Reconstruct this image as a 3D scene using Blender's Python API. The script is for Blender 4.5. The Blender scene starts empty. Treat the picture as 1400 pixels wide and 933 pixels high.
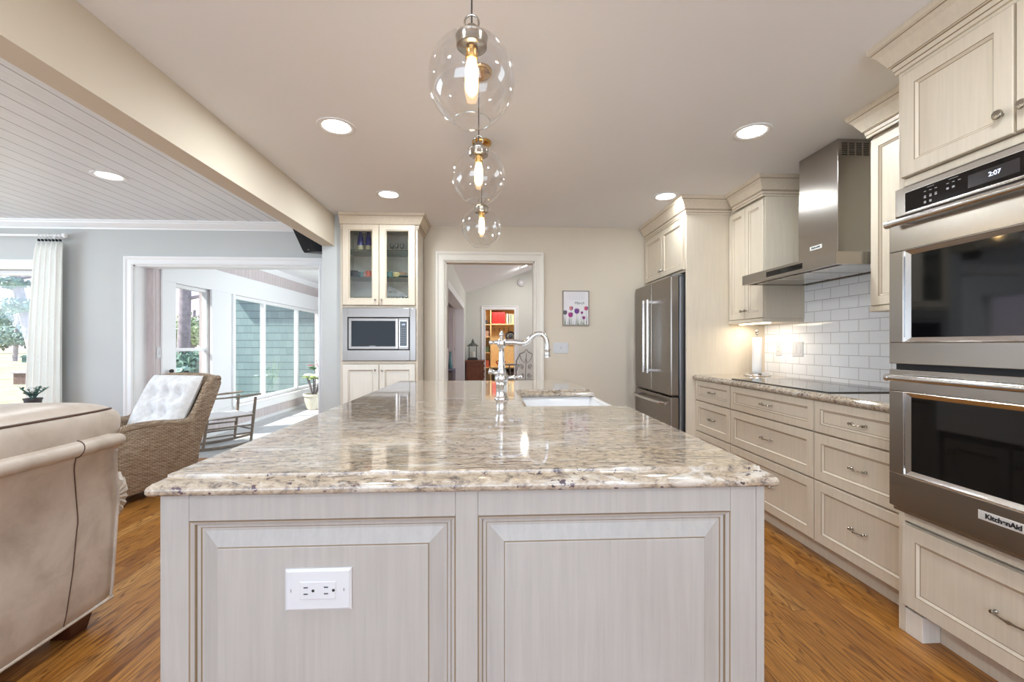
import bpy, bmesh, math, random
from math import pi, sin, cos, tan, atan, sqrt, radians
from mathutils import Vector, Matrix

# ---------------------------------------------------------------- camera, world, sun, window light, exposure
SC = bpy.context.scene
COL = SC.collection
CAM_H = 1.173
cam_d = bpy.data.cameras.new('camera'); cam = bpy.data.objects.new('camera', cam_d); COL.objects.link(cam)
cam.location = (0, 0, CAM_H); cam.rotation_euler = (pi/2, 0, -atan(0.05))
cam_d.sensor_width = 36; cam_d.lens = 600/1400*36; cam_d.shift_y = 4.5/1400; cam_d.clip_start = 0.05; cam_d.clip_end = 300
SC.camera = cam
SC.view_settings.view_transform = 'Standard'; SC.view_settings.look = 'None'
SC.view_settings.gamma = 1; SC.view_settings.use_curve_mapping = False
SC.view_settings.exposure = 0.38
SC.cycles.max_bounces = 10; SC.cycles.diffuse_bounces = 5; SC.cycles.glossy_bounces = 5
SC.cycles.transparent_max_bounces = 24; SC.cycles.sample_clamp_indirect = 6
SC.cycles.caustics_reflective = False; SC.cycles.caustics_refractive = False

def lin(c):
    c = [x/255 for x in c]
    return tuple([x/12.92 if x <= .04045 else ((x+.055)/1.055)**2.4 for x in c]) + (1,)

W = bpy.data.worlds.new('sky'); SC.world = W; W.use_nodes = True
nt = W.node_tree; nt.nodes.clear()
out = nt.nodes.new('ShaderNodeOutputWorld'); bg = nt.nodes.new('ShaderNodeBackground')
tc = nt.nodes.new('ShaderNodeTexCoord'); sp = nt.nodes.new('ShaderNodeSeparateXYZ'); rp = nt.nodes.new('ShaderNodeValToRGB')
nt.links.new(tc.outputs['Generated'], sp.inputs[0]); nt.links.new(sp.outputs['Z'], rp.inputs[0])
rp.color_ramp.elements[0].position = 0.0; rp.color_ramp.elements[0].color = lin((236, 222, 232))
rp.color_ramp.elements[1].position = 0.7; rp.color_ramp.elements[1].color = lin((170, 200, 240))
e = rp.color_ramp.elements.new(0.18); e.color = lin((206, 208, 246))
nt.links.new(rp.outputs[0], bg.inputs[0]); nt.links.new(bg.outputs[0], out.inputs[0])
bg.inputs[1].default_value = 1.5

sun_d = bpy.data.lights.new('sun', 'SUN'); sun = bpy.data.objects.new('sun', sun_d); COL.objects.link(sun)
sun_d.energy = 8.5; sun_d.angle = radians(0.8); sun_d.color = (1, .955, .88)
sun.rotation_euler = Vector((.60, .22, -.75)).to_track_quat('-Z', 'Y').to_euler()

def area(name, loc, direction, sx, sy, power, color=(1, 1, 1), shape='RECTANGLE', spread=180):
    d = bpy.data.lights.new(name, 'AREA'); o = bpy.data.objects.new(name, d); COL.objects.link(o)
    d.shape = shape; d.size = sx; d.size_y = sy; d.energy = power; d.color = color; d.spread = radians(spread)
    o.location = loc; o.rotation_euler = Vector(direction).to_track_quat('-Z', 'Z').to_euler()
    return o
# area lamps standing in for daylight at unseen openings, plus an added sunroom fill
area('rear_window_daylight', (-1.0, -3.12, 1.35), (0, 1, 1.0), 5.6, 2.0, 150, (.62, .82, 1))
area('side_window_daylight', (-6.52, 1.9, 1.4), (1, -.15, .6), 1.7, 3.0, 90, (.66, .84, 1))
area('sunroom_fill_light', (-1.25, 6.8, 1.5), (-1, 0, .1), 1.6, 2.4, 40, (.9, .96, 1))  # added fill on the solid right wall, which has no window
area('hall_window_daylight', (4.35, 8.2, 1.5), (-1, 0, 0), 1.6, 3.0, 42, (.90, .95, 1))

# ---------------------------------------------------------------- materials
class NT:
    def __init__(s, name):
        s.m = bpy.data.materials.new(name); s.m.use_nodes = True; s.t = s.m.node_tree
        s.b = s.t.nodes['Principled BSDF']; s.o = s.t.nodes['Material Output']
    def n(s, typ, **kw):
        x = s.t.nodes.new('ShaderNode' + typ)
        for k, v in kw.items(): setattr(x, k, v)
        return x
    def l(s, a, b): s.t.links.new(a, b)
    def obj(s, scale=(1, 1, 1), rot=(0, 0, 0), loc=(0, 0, 0), kind='Object'):
        c = s.n('TexCoord'); m = s.n('Mapping'); m.inputs['Scale'].default_value = scale
        m.inputs['Rotation'].default_value = rot; m.inputs['Location'].default_value = loc
        s.l(c.outputs[kind], m.inputs[0]); return m.outputs[0]
    def noise(s, vec, scale, detail=3, rough=.5, dist=0):
        x = s.n('TexNoise'); x.inputs['Scale'].default_value = scale; x.inputs['Detail'].default_value = detail
        x.inputs['Roughness'].default_value = rough; x.inputs['Distortion'].default_value = dist
        s.l(vec, x.inputs['Vector']); return x.outputs['Fac']
    def ramp(s, fac, stops):
        r = s.n('ValToRGB'); els = r.color_ramp.elements
        while len(els) < len(stops): els.new(.5)
        for el, (p, c) in zip(els, stops): el.position = p; el.color = c
        s.l(fac, r.inputs[0]); return r.outputs[0]
    def mix(s, fac, a, b, mode='MIX'):
        x = s.n('MixRGB', blend_type=mode)
        for i, v in enumerate((fac, a, b)):
            if hasattr(v, 'is_linked') or hasattr(v, 'links'): s.l(v, x.inputs[i])
            else: x.inputs[i].default_value = v
        return x.outputs[0]
    def math(s, op, a, b=None, c=None):
        x = s.n('Math', operation=op)
        for i, v in enumerate((a, b, c)):
            if v is None: continue
            if hasattr(v, 'links'): s.l(v, x.inputs[i])
            else: x.inputs[i].default_value = v
        return x.outputs[0]
    def bump(s, h, strength=.3, dist=.01):
        x = s.n('Bump'); x.inputs['Strength'].default_value = strength; x.inputs['Distance'].default_value = dist
        s.l(h, x.inputs['Height']); s.l(x.outputs[0], s.b.inputs['Normal'])
    def col(s, c):
        if hasattr(c, 'links'): s.l(c, s.b.inputs['Base Color'])
        else: s.b.inputs['Base Color'].default_value = c
    def set(s, rough=.5, metal=0, spec=.5, coat=0, coat_rough=.05):
        s.b.inputs['Roughness'].default_value = rough; s.b.inputs['Metallic'].default_value = metal
        s.b.inputs['Specular IOR Level'].default_value = spec
        s.b.inputs['Coat Weight'].default_value = coat; s.b.inputs['Coat Roughness'].default_value = coat_rough

M = {}
def plain(name, c, rough=.5, metal=0, spec=.5, noise=0, nscale=20, coat=0, bump=0):
    x = NT(name); c = lin(c)
    if noise:
        f = x.noise(x.obj(), nscale, 4)
        lo = tuple(v*(1-noise) for v in c[:3]) + (1,); hi = tuple(min(1, v*(1+noise)) for v in c[:3]) + (1,)
        x.col(x.ramp(f, [(.3, lo), (.7, hi)]))
        if bump: x.bump(f, bump, .004)
    else: x.col(c)
    x.set(rough, metal, spec, coat); M[name] = x.m; return x.m

def emis(name, c, strength):
    x = NT(name); x.col((0, 0, 0, 1)); x.b.inputs['Emission Color'].default_value = lin(c)
    x.b.inputs['Emission Strength'].default_value = strength; M[name] = x.m

def thin_glass(name, tint=(250, 252, 252), rough=0.0, ior=1.45, base=0.0):
    x = NT(name); x.t.nodes.remove(x.b)
    tr = x.n('BsdfTransparent'); tr.inputs[0].default_value = lin(tint)
    gl = x.n('BsdfGlossy'); gl.inputs['Roughness'].default_value = rough; gl.inputs[0].default_value = (1, 1, 1, 1)
    lw = x.n('LayerWeight'); lw.inputs[0].default_value = .5; f0 = ((ior-1)/(ior+1))**2*1.6+base
    mx = x.n('MixShader'); f = x.math('ADD', x.math('MULTIPLY', x.math('POWER', lw.outputs['Facing'], 4.0), .85*(1-f0)), f0)
    x.l(f, mx.inputs[0]); x.l(tr.outputs[0], mx.inputs[1]); x.l(gl.outputs[0], mx.inputs[2]); x.l(mx.outputs[0], x.o.inputs[0])
    M[name] = x.m

plain('wall_beige', (214, 203, 185), .7, noise=.015, nscale=3)
plain('wall_white', (196, 199, 198), .7, noise=.015, nscale=3)
plain('hall_paint', (214, 216, 209), .7)
plain('ceiling_white', (243, 245, 249), .8)
plain('trim_white', (238, 239, 240), .35)
plain('trim_cream', (228, 222, 211), .4)
plain('steel_dark', (60, 60, 62), .35, .8)
plain('black_gloss', (9, 9, 10), .05, 0, .5)
plain('micro_glass', (10, 10, 11), .08, 0, .15)
plain('badge_metal', (228, 226, 222), .4, .3)
plain('black_matte', (22, 23, 27), .5)
plain('black_plastic', (28, 30, 36), .35)
plain('display_grey', (48, 44, 46), .15)
plain('marking_grey', (70, 70, 72), .3)
plain('chrome', (225, 227, 230), .06, 1)
plain('nickel', (170, 163, 152), .22, 1)
plain('white_plastic', (206, 206, 208), .3)
plain('porcelain', (244, 244, 245), .12, coat=.5)
plain('slot_dark', (40, 38, 36), .6)
plain('paper_white', (246, 246, 246), .9)
plain('glaze', (139, 118, 92), .6)
plain('foot_wood', (74, 36, 24), .35)
plain('piping', (92, 68, 56), .5)
plain('rocker_wood', (128, 116, 104), .45, noise=.15, nscale=30)
plain('rocker_seat', (226, 224, 222), .6, noise=.06, nscale=60)
plain('curtain_cloth', (248, 250, 246), .9, noise=.02, nscale=60)
plain('pot_cream', (214, 208, 190), .5, noise=.06)
plain('pot_dark', (70, 66, 66), .5)
plain('soil', (60, 46, 36), .9)
plain('stem_grey', (120, 112, 110), .7)
plain('leaf_green', (70, 120, 72), .5, noise=.3, nscale=30)
plain('leaf_pale', (180, 196, 130), .5, noise=.25, nscale=30)
plain('leaf_blue', (70, 110, 100), .5, noise=.2, nscale=30)
plain('flower_red', (176, 62, 66), .5)
plain('flower_white', (246, 244, 240), .6)
plain('chest_wood', (118, 68, 44), .35, noise=.15, nscale=12)
plain('shelf_wood', (240, 205, 150), .5, noise=.06, nscale=8)
plain('binder_red', (190, 30, 30), .45)
plain('book_cream', (232, 220, 196), .7)
plain('book_dark', (52, 48, 46), .6)
plain('book_green', (96, 112, 84), .6)
plain('hat_dark', (58, 62, 74), .8)
plain('red_cloth', (170, 40, 34), .8)
plain('basket_grey', (120, 116, 132), .8, noise=.2, nscale=60)
plain('lantern_metal', (84, 88, 84), .5)
plain('candle', (240, 236, 222), .6)
plain('chair_white', (160, 156, 150), .5)
plain('chair_grey', (140, 138, 128), .6)
plain('picture_dark', (120, 104, 92), .5)
plain('door_cream', (236, 222, 190), .5)
plain('blue_dark', (52, 64, 84), .4)
plain('bottle_blue', (38, 52, 130), .15, coat=.5)
plain('bottle_cream', (196, 188, 150), .3)
plain('mug_dark', (26, 34, 44), .2)
plain('mug_teal', (96, 140, 142), .2)
plain('mug_coral', (226, 110, 84), .2)
plain('mug_yellow', (226, 208, 150), .2)
plain('mug_tan', (176, 140, 120), .25)
plain('roof_grey', (120, 118, 116), .8)
plain('bark', (150, 142, 148), .9, noise=.3, nscale=6)
plain('bark_pale', (180, 174, 176), .9, noise=.25, nscale=5)
plain('fol_blue', (150, 176, 164), .8, noise=.35, nscale=1.2)
plain('fol_green', (168, 184, 146), .8, noise=.35, nscale=1.4)
plain('fol_dark', (110, 138, 122), .8, noise=.4, nscale=2)
plain('brick_low', (112, 90, 84), .8, noise=.3, nscale=14)
plain('cord_dark', (60, 56, 52), .6)
plain('brass', (205, 160, 92), .25, 1)
plain('alum', (150, 152, 156), .3, .9)
plain('ink', (70, 84, 80), .6)
plain('grid_ink', (176, 178, 180), .7)
plain('art_paper', (228, 224, 226), .7)
plain('art_frame', (132, 116, 104), .5)
for nm, c in (('tulip_pink', (190, 90, 130)), ('tulip_magenta', (168, 60, 130)), ('tulip_violet', (110, 66, 140)), ('tulip_plum', (130, 70, 120)), ('tulip_rose', (200, 84, 110)), ('tulip_coral', (206, 130, 130)), ('stem_green', (110, 140, 90)), ('leaf_ink', (84, 100, 96))):
    plain(nm, c, .7)
emis('lamp_white', (255, 250, 240), 14)
emis('filament', (255, 205, 120), 60)
emis('bulb_glow', (255, 222, 160), 5)
emis('under_strip', (255, 232, 190), 9)
emis('sconce_glow', (255, 226, 170), 14)
emis('digits', (225, 232, 255), 1.6)
emis('legend', (200, 200, 205), .5)
thin_glass('window_glass', (252, 253, 253), ior=1.25)
thin_glass('globe_glass', (250, 250, 250), ior=1.5, base=.02)
def lit_bulb():
    x = NT('lit_bulb_glass'); x.t.nodes.remove(x.b)
    tr = x.n('BsdfTransparent'); tr.inputs[0].default_value = lin((255, 240, 214)); em = x.n('Emission'); em.inputs[0].default_value = lin((255, 222, 165)); em.inputs[1].default_value = 8
    mx = x.n('MixShader'); mx.inputs[0].default_value = .5; x.l(tr.outputs[0], mx.inputs[1]); x.l(em.outputs[0], mx.inputs[2]); x.l(mx.outputs[0], x.o.inputs[0]); M['lit_bulb_glass'] = x.m
lit_bulb()
thin_glass('bulb_glass', (255, 240, 214), ior=1.4)
thin_glass('cabinet_glass', (244, 245, 244), ior=1.35)
thin_glass('drink_glass', (236, 240, 240), ior=1.5, base=.08)
thin_glass('shelf_glass', (150, 175, 168), ior=1.5, base=.05)

def cabinet_paint(name, c, streak=.05, spec=.4, rough=.38, horiz=False):
    x = NT(name); base = lin(c)
    sc = (2.5, 2.5, 26) if horiz else (26, 26, 1.2)
    f = x.noise(x.obj(scale=sc), 3.0, 5, .6, .3)
    g = x.noise(x.obj(), 2.2, 3, .6)
    lo = tuple(v*(1-streak*1.7) for v in base[:3]) + (1,); hi = tuple(min(1, v*(1+streak)) for v in base[:3]) + (1,)
    a = x.ramp(f, [(.25, lo), (.65, hi)])
    b = x.ramp(g, [(.3, (.95, .935, .92, 1)), (.65, (1, 1, 1, 1))])
    x.col(x.mix(1.0, a, b, 'MULTIPLY')); x.set(rough, 0, spec); x.bump(f, .05, .002); M[name] = x.m
cabinet_paint('cabinet_cream', (216, 204, 185), .035)
cabinet_paint('cabinet_white', (230, 225, 214), .035)
cabinet_paint('island_paint', (173, 168, 162), .05)

def steel(name, c, rough, axis):
    x = NT(name)
    sc = {'z': (60, 60, .6), 'y': (60, .6, 60), 'x': (.6, 60, 60)}[axis]
    f = x.noise(x.obj(scale=sc), 12, 3, .6)
    base = lin(c)
    x.col(x.ramp(f, [(.3, tuple(v*.985 for v in base[:3]) + (1,)), (.7, base)]))
    x.set(rough, 1, .5)
    x.b.inputs['Anisotropic'].default_value = .5
    r = x.n('MapRange'); r.inputs['To Min'].default_value = rough*.94; r.inputs['To Max'].default_value = rough*1.06
    x.l(f, r.inputs[0]); x.l(r.outputs[0], x.b.inputs['Roughness']); M[name] = x.m
steel('steel', (176, 170, 163), .25, 'y')
steel('steel_fridge', (146, 138, 130), .28, 'y')
steel('steel_bright', (214, 212, 209), .18, 'y')
steel('steel_x', (140, 134, 128), .30, 'x')

def granite():
    x = NT('granite')
    patch = x.noise(x.obj(scale=(1, 2.2, 1.6)), 2.6, 4, .6, .5)
    grain = x.noise(x.obj(scale=(1, 1.9, 1.3)), 40, 7, .74, .5)
    c0 = x.ramp(grain, [(.34, lin((96, 90, 88))), (.42, lin((142, 130, 118))), (.50, lin((172, 157, 138))), (.60, lin((186, 173, 156))), (.70, lin((200, 194, 186)))])
    tan_ = x.ramp(patch, [(.38, (1, .955, .89, 1)), (.6, (1, 1, 1, 1))])
    c1 = x.mix(1.0, c0, tan_, 'MULTIPLY')
    st = x.noise(x.obj(scale=(4.0, 22, 9), rot=(0, 0, .06)), 1.7, 8, .75, 1.6)
    sf = x.ramp(st, [(.385, (.95, .95, .95, 1)), (.455, (0, 0, 0, 1))])
    c2 = x.mix(sf, c1, lin((98, 82, 74)))
    st2 = x.noise(x.obj(scale=(3, 11, 7), rot=(0, 0, -.05), loc=(4, 2, 1)), 2.0, 6, .7, 1.2)
    wf = x.ramp(st2, [(.53, (0, 0, 0, 1)), (.62, (.7, .7, .7, 1))])
    c3 = x.mix(wf, c2, lin((206, 200, 192)))
    dk = x.noise(x.obj(scale=(1, 1.7, 1.2), loc=(7, 5, 2)), 62, 3, .6)
    zone = x.noise(x.obj(scale=(1, 2.4, 1.5), loc=(2, 2, 2)), 7, 4, .6)
    sm = x.math('SUBTRACT', x.math('ADD', dk, x.math('MULTIPLY', zone, .55)), .30)
    df = x.ramp(sm, [(.62, (0, 0, 0, 1)), (.65, (.95, .95, .95, 1))])
    dc = x.ramp(patch, [(.4, lin((58, 52, 56))), (.6, lin((92, 74, 84)))])
    x.col(x.mix(df, c3, dc)); x.set(.07, 0, .5, coat=.3, coat_rough=.02)
    M['granite'] = x.m
granite()

def oak():
    x = NT('oak_floor')
    c = x.n('TexCoord'); s = x.n('SeparateXYZ'); x.l(c.outputs['Object'], s.inputs[0])
    pw = .083
    u = x.math('DIVIDE', s.outputs['X'], pw)
    row = x.math('FLOOR', u)
    fr = x.math('FRACT', u)
    wn = x.n('TexWhiteNoise', noise_dimensions='1D'); x.l(row, wn.inputs['W'])
    off = x.math('MULTIPLY', wn.outputs['Value'], 1.7)
    yv = x.math('DIVIDE', x.math('ADD', s.outputs['Y'], off), 1.3)
    seg = x.math('FLOOR', yv); sfr = x.math('FRACT', yv)
    idv = x.n('CombineXYZ'); x.l(row, idv.inputs[0]); x.l(seg, idv.inputs[1])
    wn2 = x.n('TexWhiteNoise', noise_dimensions='3D'); x.l(idv.outputs[0], wn2.inputs['Vector'])
    # grain coordinates shifted per board
    sh = x.math('MULTIPLY', wn2.outputs['Value'], 37.0)
    gx = x.math('ADD', s.outputs['X'], sh)
    gv = x.n('CombineXYZ'); x.l(gx, gv.inputs[0]); x.l(s.outputs['Y'], gv.inputs[1]); x.l(sh, gv.inputs[2])
    mp = x.n('Mapping'); mp.inputs['Scale'].default_value = (11, 1.1, 1); x.l(gv.outputs[0], mp.inputs[0])
    nz = x.noise(mp.outputs[0], 1.1, 2.2, .45, .25)
    cath = x.math('FRACT', x.math('MULTIPLY', nz, 11))
    cr = x.ramp(cath, [(0, (1, 1, 1, 1)), (.14, (.6, .6, .6, 1)), (.3, (0, 0, 0, 1)), (.92, (0, 0, 0, 1)), (1, (1, 1, 1, 1))])
    mp2 = x.n('Mapping'); mp2.inputs['Scale'].default_value = (150, 5, 1); x.l(gv.outputs[0], mp2.inputs[0])
    fine = x.noise(mp2.outputs[0], 1.5, 4, .7)
    boards = x.ramp(wn2.outputs['Value'], [(0, lin((152, 98, 40))), (.35, lin((190, 132, 62))), (.7, lin((168, 112, 48))), (1, lin((206, 154, 86)))])
    c1 = x.mix(x.math('MULTIPLY', cr, .8), boards, lin((92, 50, 22)))
    ff = x.ramp(fine, [(.42, (.55, .55, .55, 1)), (.56, (0, 0, 0, 1))])
    c2 = x.mix(ff, c1, lin((108, 64, 30)))
    g1 = x.math('LESS_THAN', fr, .018); g2 = x.math('LESS_THAN', sfr, .0014)
    g = x.math('MAXIMUM', g1, g2)
    c3 = x.mix(x.math('MULTIPLY', g, .75), c2, lin((70, 38, 20)))
    x.col(c3); x.set(.3, 0, .45); 
    h = x.math('SUBTRACT', x.math('MULTIPLY', cr, -.25), g)
    x.bump(h, .25, .002); M['oak_floor'] = x.m
oak()

def boards(name, axis, pitch, base, groove, gw=.045, rough=.5, streak=.04, off=0.0):
    x = NT(name); c = x.n('TexCoord'); s = x.n('SeparateXYZ'); x.l(c.outputs['Object'], s.inputs[0])
    u = x.math('DIVIDE', x.math('ADD', s.outputs[axis], off), pitch); fr = x.math('FRACT', u)
    row = x.math('FLOOR', u)
    wn = x.n('TexWhiteNoise', noise_dimensions='1D'); x.l(row, wn.inputs['W'])
    g = x.math('LESS_THAN', fr, gw)
    b = lin(base)
    sc = {'X': (16, 1.5, 16), 'Y': (16, 16, 1.5), 'Z': (1.5, 1.5, 16)}[axis]
    f = x.noise(x.obj(scale=sc), 4, 4, .6, .4)
    a = x.ramp(f, [(.3, tuple(v*(1-streak*2) for v in b[:3])+(1,)), (.65, b)])
    t = x.ramp(wn.outputs['Value'], [(0, (.95, .95, .95, 1)), (1, (1, 1, 1, 1))])
    a = x.mix(1.0, a, t, 'MULTIPLY')
    x.col(x.mix(g, a, lin(groove))); x.set(rough, 0, .4)
    x.bump(x.math('MULTIPLY', g, -1), .6, .004); M[name] = x.m
boards('plank_ceiling', 'X', .130, (238, 240, 242), (150, 150, 152), .05, .42, off=2.194+.13*40)
boards('sunroom_ceiling_boards', 'Y', .11, (238, 240, 242), (200, 202, 204), .04, .5)
boards('pink_boards', 'Y', .09, (214, 203, 203), (176, 164, 166), .07, .7, .08)

def tiles(name, mapping, bw, bh, base, grout, mortar=.02, rough=.12, bump=.4, offset=.5, vary=.03, wav=.15):
    x = NT(name); v = x.obj(**mapping)
    bt = x.n('TexBrick'); bt.offset = offset; x.l(v, bt.inputs['Vector'])
    bt.inputs['Scale'].default_value = 1; bt.inputs['Brick Width'].default_value = bw; bt.inputs['Row Height'].default_value = bh
    bt.inputs['Mortar Size'].default_value = mortar*bh; bt.inputs['Mortar Smooth'].default_value = .2
    b = lin(base); bt.inputs['Color1'].default_value = b; bt.inputs['Color2'].default_value = tuple(q*(1-vary) for q in b[:3])+(1,)
    bt.inputs['Mortar'].default_value = lin(grout)
    x.col(bt.outputs['Color']); x.set(rough, 0, .5)
    nz = x.noise(x.obj(), 9, 2, .5)
    h = x.math('SUBTRACT', x.math('MULTIPLY', nz, wav*6), bt.outputs['Fac'])
    x.bump(h, bump, .0022); M[name] = x.m
# tile wall runs in Y/Z, facing -X
tiles('subway_tile', dict(rot=(0, pi/2, pi/2), loc=(0, 0, 0)), .155, .0785, (246, 247, 249), (200, 198, 196), .03, .08, .7, vary=.03)
tiles('slate_floor', dict(), .42, .42, (196, 198, 200), (150, 150, 152), .015, .35, .3, 0.5, .14, .1)
def shingle():
    x = NT('teal_shingle'); c = x.n('TexCoord'); q = x.n('SeparateXYZ'); x.l(c.outputs['Object'], q.inputs[0])
    v = x.math('DIVIDE', x.math('ADD', q.outputs['Z'], 20.0), .165); row = x.math('FLOOR', v); fr = x.math('FRACT', v)
    w1 = x.n('TexWhiteNoise', noise_dimensions='1D'); x.l(row, w1.inputs['W'])
    u = x.math('DIVIDE', x.math('ADD', q.outputs['X'], x.math('MULTIPLY', w1.outputs['Value'], 3.0)), .15); cell = x.math('FLOOR', u)
    cv = x.n('CombineXYZ'); x.l(cell, cv.inputs[0]); x.l(row, cv.inputs[1])
    w2 = x.n('TexWhiteNoise', noise_dimensions='2D'); x.l(cv.outputs[0], w2.inputs['Vector'])
    nz = x.noise(x.obj(scale=(40, 40, 2)), 2, 4, .7)
    a = x.ramp(w2.outputs['Value'], [(0, lin((132, 158, 160))), (1, lin((150, 174, 175)))])
    a = x.mix(1.0, a, x.ramp(nz, [(.3, (.86, .88, .88, 1)), (.7, (1, 1, 1, 1))]), 'MULTIPLY')
    vj = x.math('MULTIPLY', x.math('LESS_THAN', x.math('FRACT', u), .04), .35)
    lj = x.math('MULTIPLY', x.math('LESS_THAN', fr, .09), .8)
    x.col(x.mix(x.math('MAXIMUM', vj, lj), a, lin((66, 90, 92)))); x.set(.85, 0, .2); M['teal_shingle'] = x.m
shingle()

def grass():
    x = NT('lawn'); f = x.noise(x.obj(), .5, 5, .7); g = x.noise(x.obj(), 9, 3, .7)
    a = x.ramp(f, [(.35, lin((136, 142, 108))), (.5, lin((174, 167, 144))), (.7, lin((160, 156, 128)))])
    b = x.ramp(g, [(.3, (.78, .8, .74, 1)), (.7, (1, 1, 1, 1))])
    x.col(x.mix(1.0, a, b, 'MULTIPLY')); x.set(.9, 0, .2); M['lawn'] = x.m
grass()

def leather():
    x = NT('leather'); v = x.obj()
    f = x.noise(v, 5, 6, .65, .3); g = x.noise(v, 130, 3, .6)
    x.col(x.ramp(f, [(.32, lin((176, 162, 148))), (.5, lin((197, 184, 171))), (.7, lin((208, 196, 184)))]))
    x.set(.36, 0, .5); h = x.math('ADD', x.math('MULTIPLY', g, .25), f); x.bump(h, .12, .004); M['leather'] = x.m
leather()

def wicker():
    x = NT('wicker'); c = x.n('TexCoord'); s = x.n('SeparateXYZ'); x.l(c.outputs['UV'], s.inputs[0])
    wob = x.noise(x.obj(), 14, 2, .5)
    v = x.math('ADD', x.math('DIVIDE', s.outputs['Y'], .0125), x.math('MULTIPLY', wob, .9))
    u = x.math('DIVIDE', s.outputs['X'], .036)
    row = x.math('FLOOR', v); par = x.math('MULTIPLY', x.math('MODULO', row, 2.0), .5)
    a = x.math('ABSOLUTE', x.math('SINE', x.math('MULTIPLY', x.math('ADD', u, par), pi)))
    b = x.math('ABSOLUTE', x.math('SINE', x.math('MULTIPLY', v, pi)))
    h = x.math('MULTIPLY', x.math('ADD', x.math('MULTIPLY', a, .7), .3), x.math('POWER', b, .6))
    wn = x.n('TexWhiteNoise', noise_dimensions='1D'); x.l(row, wn.inputs['W'])
    nz = x.noise(x.obj(scale=(1, 1, 6)), 16, 3, .6)
    strand = x.ramp(nz, [(.3, lin((134, 112, 92))), (.5, lin((168, 146, 122))), (.68, lin((192, 174, 152)))])
    f = x.ramp(h, [(.05, (0, 0, 0, 1)), (.5, (1, 1, 1, 1))])
    x.col(x.mix(f, lin((66, 48, 38)), strand)); x.set(.55, 0, .3); x.bump(h, .9, .006); M['wicker'] = x.m
wicker()

def cushion():
    x = NT('cushion_cloth'); f = x.noise(x.obj(), 16, 5, .7); g = x.noise(x.obj(), 220, 2, .5)
    x.col(x.ramp(f, [(.35, lin((212, 211, 210))), (.6, lin((232, 232, 233)))])); x.set(.95, 0, .1); x.bump(g, .2, .002); M['cushion_cloth'] = x.m
cushion()
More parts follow.
